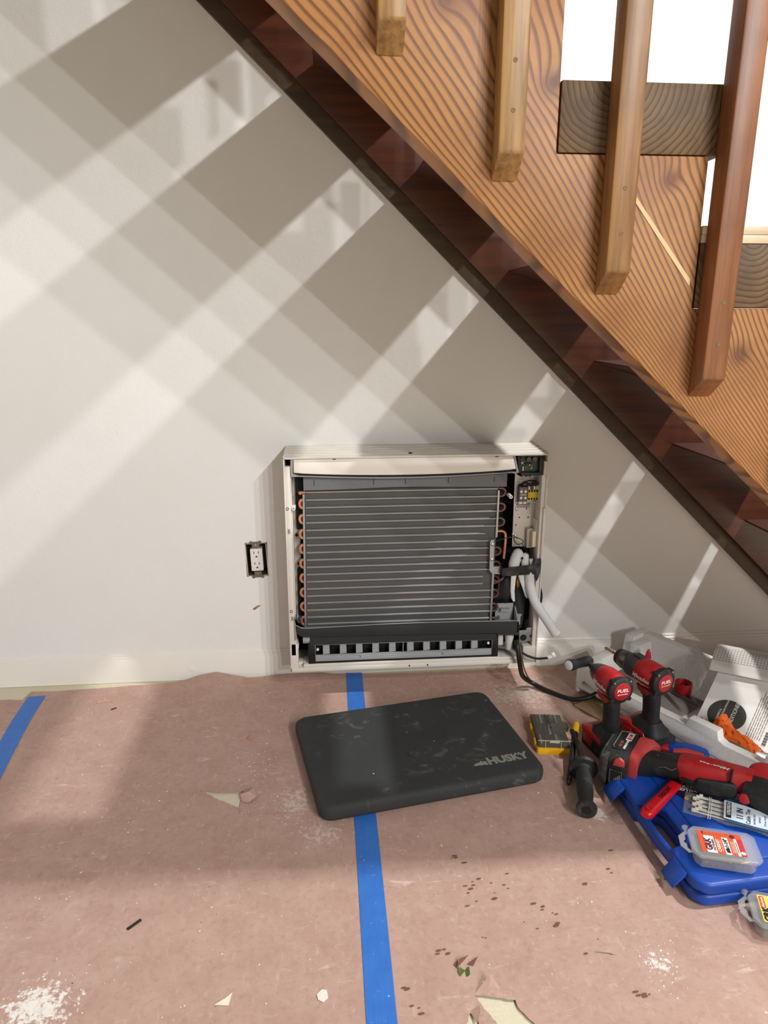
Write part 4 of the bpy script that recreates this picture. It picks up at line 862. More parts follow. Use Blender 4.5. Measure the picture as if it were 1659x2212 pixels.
b = MB(); b.sweep([((0.1120, -.004, .086), .05, .05), ((0.1206, -.004, .0875), .0555, .0535), ((0.1361, -.004, .09), .06, .058), ((0.1705, .0, .092), .058, .06), ((0.2049, .004, .094), .052, .056), ((0.2307, .006, .096), .05, .054), ((0.2522, .006, .098), .044, .05)], n=26, e=3); body = b.build('motor_body', M_red, gr)
b = MB(); b.sweep([((0.1516, -.030, .076), .012, .026), ((0.1550, -.0315, .076), .014, .034), ((0.1877, -.027, .079), .014, .036), ((0.2204, -.022, .083), .014, .036), ((0.2264, -.02, .084), .012, .024)], n=18, e=4); b.build('body_grip', M_grip, gr)
b = MB(); b.cbox((0.1344, -.0335, .076), (.026, .006, .014)); b.build('switch', M_black, gr, bevel=.002)
b = MB(); b.box((0.2118, -.026, .098), (0.2152, -.006, .123)); b.build('vent_slot', M_dark, gr, bevel=.001)
brand(gr, frame((0.1791, -.011, .1215), (-1, .0, -.04), (0, -1, .18)), .0165)
b = MB(); b.sweep([((0.2410, .0, .088), .056, .05), ((0.2651, -.004, .086), .066, .058), ((0.2995, -.008, .082), .072, .066), ((0.3339, -.01, .078), .07, .07), ((0.3597, -.012, .074), .06, .06), ((0.3726, -.012, .072), .04, .04)], n=24, e=2.8); b.build('gear_head', M_grip, gr)
b = MB(); b.lathe((0.2737, .034, .10), (.1, -.25, 1), [(-.006, .02), (0, .034), (.008, .036), (.014, .03), (.017, .012)], 26); b.build('head_cap', M_red, gr)
b = MB(); b.lathe((0.2444, -.030, .079), (.1, -1, .25), [(0, .012), (.004, .0105), (.006, .004)], 18); b.build('lock_button', M_red, gr)
b = MB(); b.tube(spline([(0.2479, -.034, .064), (0.2737, -.043, .056), (0.3081, -.046, .055), (0.3339, -.044, .06)]), .0016, 8); b.build('guard_wire', M_gold, gr)
b = MB(); b.sweep([((.09, .028, .1), .014, .008), ((.115, .03, .108), .018, .008), ((.15, .03, .112), .006, .006)], n=12, e=3); b.build('badge', M_redl, gr)

# ------------------------------------------------------------------ blue plastic tool case
M_blue = plain('case_blue', (14, 70, 166), .42, var=.08, scale=20, bump=.08, bscale=400)
cs = thing('tool_case', 'blue plastic tool case with handle cut-out lying flat on the floor paper', 'tool case', (.655, 1.0, .0022), (0, 0, math.radians(4)))
CH = .05
outl = arc((.03, .03), .03, PI, 1.5 * PI, 6) + arc((.22, .03), .03, 1.5 * PI, 2 * PI, 6) + arc((.22, .335), .03, 0, PI / 2, 6) + arc((.045, .325), .04, PI / 2, PI, 6) + [(0, .232), (.040, .218), (.048, .206), (.048, .122), (.040, .110), (0, .098)]
for nm, z0, z1 in (('case_bottom', 0, CH * .5 - .0008), ('case_lid', CH * .5 + .0008, CH)):
    mb = MB(); mb.prism(outl, 2, z0, z1); mb.build(nm, M_blue, cs, bevel=.006, seg=3, smooth=50)
mb = MB(); mb.prism([(.004, .004), (.24, .006), (.24, .345), (.06, .355), (.006, .33), (.006, .238), (.056, .218), (.056, .108), (.006, .09)], 2, CH * .5 - .001, CH * .5 + .001); mb.build('seam', plain('seam_blue', (12, 50, 120), .6), cs, smooth=0)
mb = MB(); mb.sweep([((.007, .09, .028), .015, .03), ((.0045, .11, .028), .014, .028), ((.0035, .165, .028), .014, .028), ((.0045, .22, .028), .014, .028), ((.007, .24, .028), .015, .03)], n=16, e=3.2); mb.build('handle', M_blue, cs)
for y in (.038, .285):
    mb = MB(); mb.prism([(.004, .046), (-.004, .044), (-.017, .029), (-.027, .016), (-.025, .0135), (-.014, .025), (-.002, .036), (.004, .037)], 1, y, y + .042, M=None); mb.build('latch', M_blue, cs, bevel=.001)
mb = MB(); mb.prism(rrect(.075, .045, .235, .345, .02), 2, CH - .0002, CH + .0022); mb.build('lid_panel', M_blue, cs, bevel=.0015)
CT = CH + .0045
def grk(name, label, loc, yaw, scheme):
    o = thing(name, label, 'screw box', loc, (0, 0, math.radians(yaw)), 'clear screw boxes')
    poly = [(-.05, -.041), (.05, -.041), (.061, -.03), (.061, .03), (.05, .041), (-.048, .041), (-.061, .026), (-.061, -.026)]
    inn = [(x * .88, y * .86) for x, y in poly]
    mb = MB(); mb.prism(inn, 2, .001, .024); mb.build('tub', M_frost, o, bevel=.003)
    mb = MB(); mb.prism(poly, 2, .0245, .032); mb.build('lid', M_frost, o, bevel=.0025)
    mb = MB()                                                      # hang tab with its cut-out
    mb.prism([(-.058, -.026), (-.066, -.028), (-.078, -.012), (-.078, .014), (-.062, .032), (-.058, .026), (-.066, .018), (-.066, .007), (-.071, .001), (-.066, -.006), (-.066, -.016)], 2, .0235, .025); mb.build('hang_tab', M_frost, o)
    mb = MB(); mb.lathe((-.06, .034, .028), (-.8, .6, 0), [(0, .006), (.006, .005), (.009, .002)], 10); mb.build('lid_tab', M_frost, o)
    if scheme == 0:
        bands = [(-.044, -.034, (216, 84, 44), .0), (-.034, -.0165, (238, 234, 230), 0), (-.0165, -.002, (220, 88, 44), 0), (-.002, .0085, (240, 238, 234), 0), (.0085, .019, (220, 90, 48), 0), (.019, .024, (238, 232, 228), 0), (.024, .034, (206, 50, 60), 0)]
        for xa, xb, c, _ in bands:
            mb = MB(); mb.box((xa, -.029, .0322), (xb, .029, .0326)); mb.build('label_band', plain('lab_%d_%d_%d' % c, c, .45, var=.03), o, smooth=0)
        mb = MB(); mb.box((-.034, .016, .0325), (.034, .029, .0328)); mb.build('label_band', plain('lab_216_84_44', (216, 84, 44), .45), o, smooth=0)
        def lt(body, size, x, mat, y=-.006, sx=1, bold=.0): text('lettering', body, size, frame((x, y, .0331), (0, 1, 0), (-1, 0, 0)), mat, o, ext=.0002, sx=sx, bold=bold)
        lt('GRK', .0155, -.0285, plain('print_maroon', (92, 26, 36), .5), -.008, 1.0, .0006); lt('FASTENERS', .0056, -.0195, M_dark, -.008, 1.1)
        lt('CABINET', .0082, -.011, M_printw, -.008, 1.0, .0002); lt('#8x1-1/4"', .0092, .0035, M_dark, -.006, 1.0, .0003)
        for xx in (-.0055, .012, .0145, .0165, .0215): lt('MULTI PURPOSE SCREWS' if xx != .0215 else 'IMPORTANT WARNING', .0022, xx, M_printw if xx != .0215 else M_printg, -.008, 1.2)
        mb = MB(); mb.lathe((.029, -.021, .0326), (0, 0, 1), [(0, .0042), (.0003, .0042), (.0003, .003), (.0002, .003)], 18); mb.build('badge', M_printw, o)
        mb = MB(); mb.lathe((.018, .021, .0326), (0, 0, 1), [(0, .0052), (.0004, .005)], 10); mb.build('badge', plain('print_maroon', (92, 26, 36), .5), o)
        mb = MB(); mb.tube([(-.028, .022, .0331), (.01, .0225, .0331)], .0007, 6); mb.lathe((-.034, .0225, .0331), (1, 0, 0), [(0, .003), (.003, .003), (.005, .001)], 10); mb.build('screw_print', plain('print_bronze', (150, 96, 40), .5), o)
    else:
        def band(nm, x0, y0, x1, y1, c, z=.0322): mb = MB(); mb.prism(rrect(x0, y0, x1, y1, .003, 3), 2, z, z + .0003); return mb.build(nm, plain('lab_%d_%d_%d' % c, c, .45, var=.05), o, smooth=0)
        band('label_band', -.045, -.031, .048, .031, (238, 214, 96)); band('label_band', -.043, .0, -.0345, .028, (208, 74, 38), .0325); band('label_band', -.016, -.03, .047, .012, (206, 48, 26), .0325); band('label_band', -.028, .014, .0, .03, (232, 220, 170), .0325)
        def lt(body, size, x, mat, y, sx=1, bold=0.0): text('lettering', body, size, frame((x, y, .033), (0, 1, 0), (-1, 0, 0)), mat, o, ext=.0002, sx=sx, bold=bold)
        lt('GRK', .0155, -.036, M_dark, -.014, 1.0, .0008); lt('FASTENERS', .0046, -.0255, M_dark, -.012, 1.3); lt('UberGrade', .0052, -.0388, M_printw, .0135, .95, .0002)
        mb = MB(); mb.lathe((-.014, .0225, .0327), (0, 0, 1), [(0, .006), (.0003, .006), (.0003, .004), (.0001, .004)], 18); mb.build('badge', M_printg, o)
    # screws inside
    rnd = random.Random(3 + scheme)
    for i in range(26):
        x, y = rnd.uniform(-.04, .043), rnd.uniform(-.027, .027); a = rnd.uniform(0, PI); z = rnd.uniform(.005, .018)
        d = Vector((math.cos(a), math.sin(a), rnd.uniform(-.1, .1))).normalized(); p = Vector((x, y, z)); e = p + d * .02
        if abs(e.x) > .047 or abs(e.y) > .031: d = -d
        mb = MB(); mb.lathe(p, d, [(0, .0035), (.0012, .0033), (.003, .0015), (.018, .0013), (.021, .0003)], 7); mb.build('screw', M_gold if i % 3 else M_steel, o)
    return o
M_frost = clear_mat('frosted_plastic', (214, 214, 212), .30, .3)
grk('screw_box', 'clear plastic box of cabinet screws with orange label on the blue case', (.732, 1.062, CT), -17, 0)
grk('screw_box', 'clear plastic box of screws with yellow and red label on the floor', (.792, .948, .0022), -20, 1)

# red handled wrench
wr = thing('wrench', 'red dipped handle with black lettering lying on the blue case', 'wrench', (.644, 1.186, CT + .001), (0, 0, math.radians(40)))
mb = MB(); mb.sweep([((-.016, 0, .010), .016, .012), ((-.012, 0, .010), .024, .018), ((-.004, 0, .010), .028, .02), ((.03, 0, .009), .027, .017), ((.08, 0, .008), .025, .015), ((.125, 0, .008), .027, .014), ((.13, 0, .008), .022, .01)], n=22, e=2.8); wh = mb.build('handle', plain('dipped_red', (200, 18, 30), .3, var=.06), wr)
mb = MB(); mb.lathe((-.003, 0, .0185), (0, 0, 1), [(.0018, .007), (.002, .0055), (.0005, .004), (-.0012, .001)], 18, caps=False); mb.build('hang_dimple', plain('dipped_red_dark', (150, 10, 22), .3), wh)
mb = MB(); mb.sweep([((.126, 0, .008), .02, .008), ((.17, 0, .008), .018, .008), ((.2, 0, .008), .03, .011)], n=14, e=3); mb.build('shank', M_chuck, wr)
text('lettering', 'CRESCENT', .0125, frame((.075, -.001, .0172), (1, 0, -.03), (0, 1, 0)), plain('print_darkred', (70, 8, 14), .5), wr, ext=.0002, sx=.85, bold=.0003)
# dark packet
pk = thing('card_packet', 'dark blue cardboard packet half hidden under the red power tool', 'packet', (.785, 1.25, CT), (0, 0, math.radians(-60)))
mb = MB(); mb.box((-.035, -.045, 0), (.045, .04, .003)); mb.build('card', plain('navy_card', (20, 24, 52), .45), pk, bevel=.0006)
text('lettering', 'YELLOW\nJACKET', .0115, frame((-.022, -.014, .0032), (-.75, -.66, 0), (.66, -.75, 0)), M_printw, pk, ext=.0002, shear=.1, bold=.0003)
mb = MB(); mb.prism([(-.006, 0), (0, .012), (.006, 0), (.003, -.012), (-.003, -.012)], 2, .003, .0034, M=Matrix.Translation((.0, -.036, 0))); mb.build('emblem', plain('emblem_gold', (206, 160, 50), .5), pk, smooth=0)
# cable ties in a bag
M_bag = clear_mat('clear_bag', (222, 224, 226), .22, .08)
tb_ = thing('cable_tie_pack', 'clear bag of white cable ties with teal and white label', 'cable ties', (.766, 1.199, CT + .004), (0, 0, math.radians(-31)))
mb = MB(); n_ = 16; vs_ = []
for i in range(n_ + 1):
    for k in range(9):
        x = -.035 + .225 * i / n_; y = (-.036 + .072 * k / 8) * (1 + .08 * math.sin(i * 1.3)); z = .012 * math.sin(PI * k / 8) * min(1, .25 + i * .12) + .0025 * math.sin(i * 2.1 + k * 1.7)
        vs_.append((x, y, max(.0006, z)))
mb.add(vs_, [(i * 9 + k, (i + 1) * 9 + k, (i + 1) * 9 + k + 1, i * 9 + k + 1) for i in range(n_) for k in range(8)]); mb.build('bag', M_bag, tb_, smooth=60)
mb = MB(); mb.tube([(.012, -.037, .002), (.013, 0, .0125), (.012, .037, .002)], .0012, 6); mb.tube([(.016, -.037, .002), (.017, 0, .0125), (.016, .037, .002)], .0009, 6); mb.build('zip_seal', plain('zip_milky', (214, 216, 220), .35), tb_)
mb = MB(); mb.box((.048, -.038, .0105), (.182, .040, .0115)); mb.build('card', plain('teal_card', (14, 92, 122), .4, var=.06), tb_, bevel=.0003)
mb = MB(); mb.prism([(.04, .026), (.04, -.034), (.098, -.036), (.138, -.034), (.163, -.026), (.174, -.014), (.168, -.002), (.148, .008), (.108, .018), (.078, .024)], 2, .0122, .0128); mb.build('label', plain('label_pale', (206, 218, 228), .35, var=.04), tb_, smooth=0)
M_navy = plain('print_navy', (24, 44, 78), .5)
mb = MB(); mb.box((.044, -.03, .0128), (.0535, .022, .0131)); mb.build('label_bar', M_dark, tb_, smooth=0)
text('lettering', 'UTILITECH', .0085, frame((.049, -.001, .0134), (0, 1, 0), (-1, 0, 0)), M_printw, tb_, ext=.0002, bold=.0002, sx=1.0)
text('lettering', '11 IN', .016, frame((.070, -.008, .0132), (0, 1, 0), (-1, 0, 0)), M_navy, tb_, ext=.0002, bold=.0004)
text('lettering', 'Cable Ties', .0115, frame((.085, -.01, .0132), (0, 1, 0), (-1, 0, 0)), M_navy, tb_, ext=.0002)
for i in range(6): text('lettering', ['NATURAL 50 lb', '20 PACK', '27.9 cm x 4.8 mm', 'Indoor / Outdoor', 'Attaches Amarra', 'Cables'][i], .0048, frame((.096 + i * .0095, -.014 + .002 * i, .0132), (0, 1, 0), (-1, 0, 0)), M_navy, tb_, ext=.0001)
for i in range(9):
    mb = MB(); y = -.028 + i * .0068; mb.box((-.02 + (i % 3) * .006, y - .0022, .004 + (i % 2) * .002), (.178, y + .0022, .0055 + (i % 2) * .002)); mb.cbox((-.016 + (i % 3) * .006, y, .007), (.007, .006, .006)); mb.build('cable_tie', plain('tie_nylon', (222, 220, 206), .4), tb_, bevel=.0005)

# blue tool with pale disc behind the grinder
bt_ = thing('plastic_hand_tool', 'blue plastic tool with pale round plate between the grinder and foam tray', 'hand tool', (.862, 1.425, .0065), (0, 0, math.radians(-28)))
mb = MB(); mb.prism([(-.05, -.012), (.03, -.014), (.042, -.004), (.036, .016), (.01, .026), (-.05, .024)], 2, .012, .032); mb.build('body', M_blue, bt_, bevel=.003)
mb = MB(); mb.lathe((.028, -.014, .004), (0, 0, 1), [(-.0025, .0295), (0, .030), (.003, .0295), (.0035, .026), (.0042, .006)], 30); mb.build('round_plate', plain('pale_plate', (196, 198, 200), .4), bt_)
mb = MB(); mb.lathe((.05, -.024, .0085), (0, 0, 1), [(-.0015, .0022), (.0005, .0022)], 10); mb.build('plate_hole', M_dark, bt_)
mb = MB(); mb.sweep([((-.075, .0, .022), .022, .014), ((-.06, .0, .022), .03, .02), ((-.046, .002, .022), .026, .018)], n=16, e=2.5); mb.build('knob', M_red, bt_)

# ------------------------------------------------------------------ foam tray with the manual and odds and ends
def foam_mat():
    t = NT('polystyrene'); v = t.obj()
    vr = t.n('ShaderNodeTexVoronoi'); t.t.links.new(v, vr.inputs['Vector']); vr.inputs['Scale'].default_value = 330
    col = t.mix(vr.outputs['Distance'], S(246, 245, 241), S(226, 224, 219)); h = t.math('SUBTRACT', 1, vr.outputs['Distance']); t.bump(h, .14, .001)
    return t.set(**{'Base Color': col, 'Roughness': .6})
M_eps = foam_mat()
TU = Vector((.511, -.860, 0)).normalized(); TV = Vector((.860, .511, 0)).normalized()
TYAW = math.atan2(TU.y, TU.x)
tr = thing('foam_tray', 'white polystyrene packing tray with notched walls holding the manual', 'packing foam', (.700, 1.774, .0062), (0, 0, TYAW))
# local x = u along the tray, local y = v across it
mb = MB(); mb.box((0, .0, .012), (.72, .29, .022)); mb.build('tray_floor', M_eps, tr, bevel=.003)
fw = [(.0, .0), (.012, .0), (.012, .03), (.03, .042), (.12, .012), (.16, .0), (.72, .0), (.72, .085), (.535, .085), (.53, .060), (.44, .058), (.425, .064), (.42, .085), (.345, .085), (.338, .064), (.10, .064), (.09, .082), (.0, .085)]
mb = MB(); mb.prism(fw, 1, 0, .026); mb.build('front_wall', M_eps, tr, bevel=.003, seg=2)
mb = MB(); mb.prism([(.026, .0), (.292, .0), (.292, .12), (.215, .12), (.205, .062), (.152, .06), (.142, .095), (.026, .086)], 0, 0, .03); mb.build('end_wall', M_eps, tr, bevel=.003)
mb = MB(); mb.prism([(.03, .0), (.72, .0), (.72, .116), (.03, .12)], 1, .262, .292); mb.build('back_wall', M_eps, tr, bevel=.003)
mb = MB(); mb.prism([(.03, .022), (.075, .022), (.06, .105), (.03, .108)], 1, .2, .262); mb.build('corner_block', M_eps, tr, bevel=.003)
cb_ = MB(); cb_.box((.05, -.064, .0), (.42, .2, .004), M=None)
o = cb_.build('cardboard_sheet', plain('kraft_cardboard', (158, 134, 98), .8, var=.1, scale=40), bevel=.0004)
o.location = (.700, 1.774, .0018); o.rotation_euler = (0, 0, TYAW); tag(o, 'flat brown cardboard sheet under the white foam tray', 'cardboard')

# manual: P0 near page-top corner, e1 reading direction, e2 page-down direction
P0 = Vector((.922, 1.531, .034)); e1 = Vector((.128, .114, .108)); e2 = Vector((.139, -.169, .0))
W1, H1 = e1.length, e2.length
mm = frame(P0, e1, -e2)
man = thing('instruction_manual', 'white printed manual booklet with a dark circle on its cover, leaning in the foam tray', 'manual', (0, 0, 0)); man.matrix_world = mm
def curvez(x): return -.0012 * math.sin(PI * x / W1)
mb = MB(); vs_ = []
NXm = 12
for i in range(NXm + 1):
    x = W1 * i / NXm
    vs_ += [(x, 0, curvez(x)), (x, -H1, curvez(x)), (x, -H1, curvez(x) - .004), (x, 0, curvez(x) - .004)]
mb.add(vs_, [(i * 4 + k, i * 4 + (k + 1) % 4, (i + 1) * 4 + (k + 1) % 4, (i + 1) * 4 + k) for i in range(NXm) for k in range(4)] + [(3, 2, 1, 0), tuple(NXm * 4 + k for k in range(4))])
mb.build('booklet', plain('manual_paper', (226, 222, 216), .5, var=.03, scale=8), man, smooth=40)
def onpage(x, y, dz=.0006):
    sl = (curvez(x + .002) - curvez(x - .002)) / .004
    return frame((x, y, curvez(x) + dz), (1, 0, sl), (0, 1, 0))
cxm, cym, rm = .060, -.062, .045
mb = MB(); vs_ = [(cxm, cym, curvez(cxm) + .0005)]
for j in (1, 2, 3):
    for i in range(40):
        a = 2 * PI * i / 40; x = cxm + rm * j / 3 * math.cos(a); vs_.append((x, cym + rm * j / 3 * math.sin(a), curvez(min(max(x, 0), W1)) + .0005))
fs_ = [(0, 1 + i, 1 + (i + 1) % 40) for i in range(40)] + [(1 + j * 40 + i, 1 + (j + 1) * 40 + i, 1 + (j + 1) * 40 + (i + 1) % 40, 1 + j * 40 + (i + 1) % 40) for j in range(2) for i in range(40)]
mb.add(vs_, fs_); mb.build('cover_circle', plain('cover_charcoal', (66, 62, 60), .5, var=.04), man, smooth=40)
text('lettering', "OWNER'S &", .0068, onpage(.036, -.044, .0012), M_printw, man, align='LEFT', ext=.0001)
text('lettering', 'INSTALLATION MANUAL', .0068, onpage(.030, -.0525, .0014), M_printw, man, align='LEFT', ext=.0001)
text('lettering', 'CONDITIONER', .0135, onpage(.0195, -.0765, .0014), M_printw, man, align='LEFT', ext=.0001, sx=.94)
text('lettering', 'LG', .012, onpage(.024, -.011), M_printg, man, ext=.0001)
mb = MB(); mb.lathe((.011, -.011, curvez(.011) + .0004), (0, 0, 1), [(0, .0052), (.0003, .0052)], 20); mb.build('emblem', M_printg, man)
for i in range(7):
    w_ = (.12, .14, .13, .14, .1, .13, .09)[i]
    mb = MB()
    for k in range(8): x = .022 + w_ * k / 8; mb.add([(x, -.119 - i * .0052, curvez(x) + .0006), (x + w_ / 8 - .002, -.119 - i * .0052, curvez(x + w_ / 8) + .0006), (x + w_ / 8 - .002, -.1205 - i * .0052, curvez(x + w_ / 8) + .0006), (x, -.1205 - i * .0052, curvez(x) + .0006)], [(0, 1, 2, 3)])
    o = mb.build('text_line', M_printg, man, smooth=0); o['kind'] = 'stuff'
mb = MB()
for i in range(16): x = .012 + i * .0026; mb.add([(x, -.158, curvez(x) + .0006), (x + (.0016 if i % 3 else .0009), -.158, curvez(x) + .0006), (x + (.0016 if i % 3 else .0009), -.167, curvez(x) + .0006), (x, -.167, curvez(x) + .0006)], [(0, 1, 2, 3)])
o = mb.build('barcode', M_dark, man, smooth=0); o['kind'] = 'stuff'
def grid_mat():
    t = NT('grid_template_print'); v = t.obj(); p = t.sep(v)
    fx = t.math('LESS_THAN', t.math('FRACT', t.math('MULTIPLY', p[0], 135)), .16); fy = t.math('LESS_THAN', t.math('FRACT', t.math('MULTIPLY', p[1], 135)), .16)
    g = t.math('MAXIMUM', fx, fy); edge = t.math('GREATER_THAN', p[0], .012); edge2 = t.math('LESS_THAN', p[0], .066)
    col = t.mix(t.math('MULTIPLY', t.math('MULTIPLY', g, edge), t.math('MULTIPLY', edge2, .75)), S(220, 216, 208), S(92, 90, 88))
    return t.set(**{'Base Color': col, 'Roughness': .55})
sheet_m = frame((1.030, 1.640, .143), (.066, .080, .055), (-.139, .169, 0))
mb = MB(); vs_ = []
for i in range(9):
    x = -.02 + .10 * i / 8; z = .004 * math.sin(PI * i / 8) - (.010 * max(0, (i - 5) / 3) ** 2)
    vs_ += [(x, .012, z), (x, -.30, z), (x, -.30, z - .0012), (x, .012, z - .0012)]
mb.add(vs_, [(i * 4 + k, i * 4 + (k + 1) % 4, (i + 1) * 4 + (k + 1) % 4, (i + 1) * 4 + k) for i in range(8) for k in range(4)] + [(3, 2, 1, 0), tuple(32 + k for k in range(4))])
o = mb.build('paper_template', grid_mat(), smooth=40); o.matrix_world = sheet_m; tag(o, 'folded sheet printed with a fine grid behind the white manual', 'paper sheet')

mb = MB(); mb.lathe((.968, 1.678, .028), (0, 0, 1), [(0, .0205), (.002, .0215), (.012, .0225), (.044, .0225), (.045, .0222), (.045, .0205), (.044, .020), (.006, .0195), (.005, .001)], 36)
cu_ = thing('plastic_pot', 'open dark red plastic pot standing in the foam tray', 'pot', (0, 0, 0)); mb.build('shell', plain('deep_red', (142, 12, 22), .4, var=.06), cu_)
mb = MB(); mb.cyl((.967, 1.676, .034), (.9675, 1.677, .066), .0007, 6); mb.build('wick', plain('straw', (196, 176, 140), .6), cu_)
gb = thing('glue_bottle', 'small white glue bottle with pointed red tip in the foam tray', 'glue bottle', (.912, 1.782, .0285))
mb = MB(); mb.lathe((0, 0, 0), (0, 0, 1), [(0, .013), (.002, .0145), (.05, .0145), (.06, .013), (.068, .008)], 24); mb.build('bottle', plain('milky_plastic', (214, 208, 200), .4), gb)
mb = MB(); mb.lathe((0, 0, .068), (0, 0, 1), [(0, .0088), (.004, .0086), (.018, .006), (.024, .0035), (.027, .001)], 20); mb.build('tip', plain('tip_red', (200, 20, 36), .4), gb)
zt = thing('plastic_strap', 'black plastic hinged strap sticking out of the foam tray', 'strap', (0, 0, 0))
for off in (0, .009):
    a = Vector((.936 - off * .8, 1.668 - off * .5, .052)); b_ = Vector((.944, 1.548, .078)); d_ = (b_ - a)
    mb = MB(); mb.sweep([(a, .006, .004), (a + d_ * .2, .009, .004), (a + d_, .011, .005)], n=10, e=4); mb.build('strap_arm', M_black, zt)
def crumple(name, mats, label, cat, pts, amp, seed, seg=4):
    """crumpled sheet: a subdivided patch through given rows of points with noise folds"""
    rnd = random.Random(seed); rows = [spline(r, seg) for r in pts]; cols = list(zip(*rows)); grid = [spline(list(c), seg) for c in cols]
    n, m = len(grid), len(grid[0]); mb = MB()
    vs = []
    for i in range(n):
        for j in range(m):
            e = amp if 0 < i < n - 1 and 0 < j < m - 1 else amp * .5
            vs.append(grid[i][j] + Vector((rnd.uniform(-e, e), rnd.uniform(-e, e), rnd.uniform(-e, e))))
    fs = []
    for i in range(n - 1):
        for j in range(m - 1):
            a, b, c, d = i * m + j, i * m + j + 1, (i + 1) * m + j + 1, (i + 1) * m + j
            fs += [(a, b, c), (a, c, d)] if (i + j) % 2 else [(a, b, d), (b, c, d)]
    mb.add(vs, fs); o = mb.build(name, mats, smooth=40); return tag(o, label, cat)
M_orange = plain('orange_fabric', (222, 98, 20), .75, var=.15, scale=60, bump=.3, bscale=500)
crumple('orange_cloth', M_orange, 'crumpled orange cloth hanging in the notch of the foam tray wall', 'cloth',
        [[(0.938, 1.488, 0.049), (0.958, 1.480, 0.092), (0.981, 1.488, 0.088), (0.998, 1.488, 0.054)], [(0.931, 1.450, 0.066), (0.958, 1.460, 0.078), (0.978, 1.466, 0.072), (1.003, 1.470, 0.044)], [(0.948, 1.428, 0.062), (0.968, 1.436, 0.079), (0.988, 1.440, 0.066), (1.013, 1.443, 0.044)], [(0.970, 1.388, 0.062), (0.985, 1.396, 0.076), (1.003, 1.403, 0.064), (1.023, 1.413, 0.044)], [(0.983, 1.364, 0.056), (0.998, 1.373, 0.064), (1.013, 1.380, 0.054), (1.028, 1.388, 0.039)]], .0035, 5)
crumple('plastic_wrap', M_bag, 'crumpled clear plastic film spilling over the back wall of the foam tray', 'plastic film',
        [[(1.0, 1.74, .06), (1.02, 1.76, .12), (1.035, 1.775, .14), (1.05, 1.79, .13)], [(.99, 1.70, .05), (1.01, 1.72, .11), (1.03, 1.735, .135), (1.05, 1.75, .12)], [(.975, 1.65, .05), (.995, 1.66, .09), (1.02, 1.68, .12), (1.04, 1.7, .125)], [(.955, 1.60, .045), (.975, 1.61, .075), (.99, 1.63, .1), (1.01, 1.65, .11)]], .007, 9)
mb = MB(); mb.prism(rrect(-.14, -.07, .14, .07, .012), 2, 0, .035); o = mb.build('blue_toolbox', plain('deep_blue', (26, 46, 96), .5), bevel=.006); o.location = (1.395, 1.80, .0022); o.rotation_euler = (0, 0, -.05); tag(o, 'dark blue flat box on the floor near the wall at the right edge', 'box')
mb = MB(); mb.box((.03, .035, .0225), (.28, .20, .027)); o = mb.build('grey_foam_sheet', plain('grey_foam_sheet', (126, 120, 112), .85, var=.15, scale=120, bump=.3), bevel=.001); o.location = (.700, 1.774, .0066); o.rotation_euler = (0, 0, TYAW); tag(o, 'thin grey foam sheet lying on the bottom of the white tray', 'foam sheet')

# ------------------------------------------------------------------ debris on the paper
rnd = random.Random(21)
def chip(p, s, h, n=6):
    a0 = rnd.uniform(0, 6); r = [s * rnd.uniform(.6, 1.2) for _ in range(n)]
    z = pz(p[0], p[1]) + .0003
    lo = [(p[0] + r[i] * math.cos(a0 + 2 * PI * i / n), p[1] + r[i] * math.sin(a0 + 2 * PI * i / n), z) for i in range(n)]
    hi = [(p[0] + .6 * r[i] * math.cos(a0 + 2 * PI * i / n), p[1] + .6 * r[i] * math.sin(a0 + 2 * PI * i / n), z + h) for i in range(n)]
    return lo + hi, [tuple(range(n))[::-1], tuple(range(n, 2 * n))] + [(i, (i + 1) % n, n + (i + 1) % n, n + i) for i in range(n)]
mb = MB()
cl = [(-.467, .904, .035, 60), (.536, .901, .022, 70), (-.19, 1.52, .03, 30), (-.19, 1.47, .03, 20), (-.45, 1.42, .06, 25), (-.12, 1.38, .05, 25), (.54, 1.80, .08, 40)]
pts_ = [(rnd.gauss(x, s), rnd.gauss(y, s)) for x, y, s, k in cl for _ in range(k)] + [(rnd.uniform(-.78, .95), rnd.uniform(.72, 1.9)) for _ in range(330)]
for p in pts_:
    if not (p[1] < 1.92) or inpoly(p, tear1) or inpoly(p, tear2): continue
    if p[0] > .60 and p[1] > 1.0: continue
    if abs(p[0] - .2) < .31 and abs(p[1] - 1.512) < .25 and abs(math.cos(.185) * (p[0] - .2) + math.sin(.185) * (p[1] - 1.512)) < .28 and abs(-math.sin(.185) * (p[0] - .2) + math.cos(.185) * (p[1] - 1.512)) < .2: continue
    v_, f_ = chip(p, rnd.choice((.0008, .001, .0012, .0018)), rnd.uniform(.0004, .0012), 5); mb.add(v_, f_)
o = mb.build('plaster_crumbs', plain('plaster', (232, 224, 212), .8, var=.1), smooth=0); o['kind'] = 'stuff'; o['label'] = 'white plaster crumbs scattered over the floor paper'; o['category'] = 'crumbs'
mb = MB()
st_ = [(0.246, 1.094), (0.262, 1.104), (0.277, 1.103), (0.251, 1.077), (0.263, 1.087), (0.264, 1.047), (0.301, 1.053), (0.294, 1.09), (0.302, 1.068), (0.373, 1.024), (0.364, 1.033), (0.397, 1.011), (0.352, 0.988), (0.389, 0.986), (0.531, 1.105), (0.47, 1.071), (0.477, 1.072), (0.628, 1.073), (0.639, 1.058), (0.615, 1.061), (0.187, 0.949), (0.174, 0.951), (0.482, 0.844), (0.49, 0.841), (0.493, 0.85), (0.473, 0.85), (0.118, 0.854), (0.127, 0.85), (0.112, 0.892), (0.246, 1.169), (0.236, 1.045), (0.257, 0.973), (0.321, 1.081), (0.336, 1.108), (0.26, 1.155), (0.233, 1.162), (0.562, 1.16), (0.427, 0.925)]
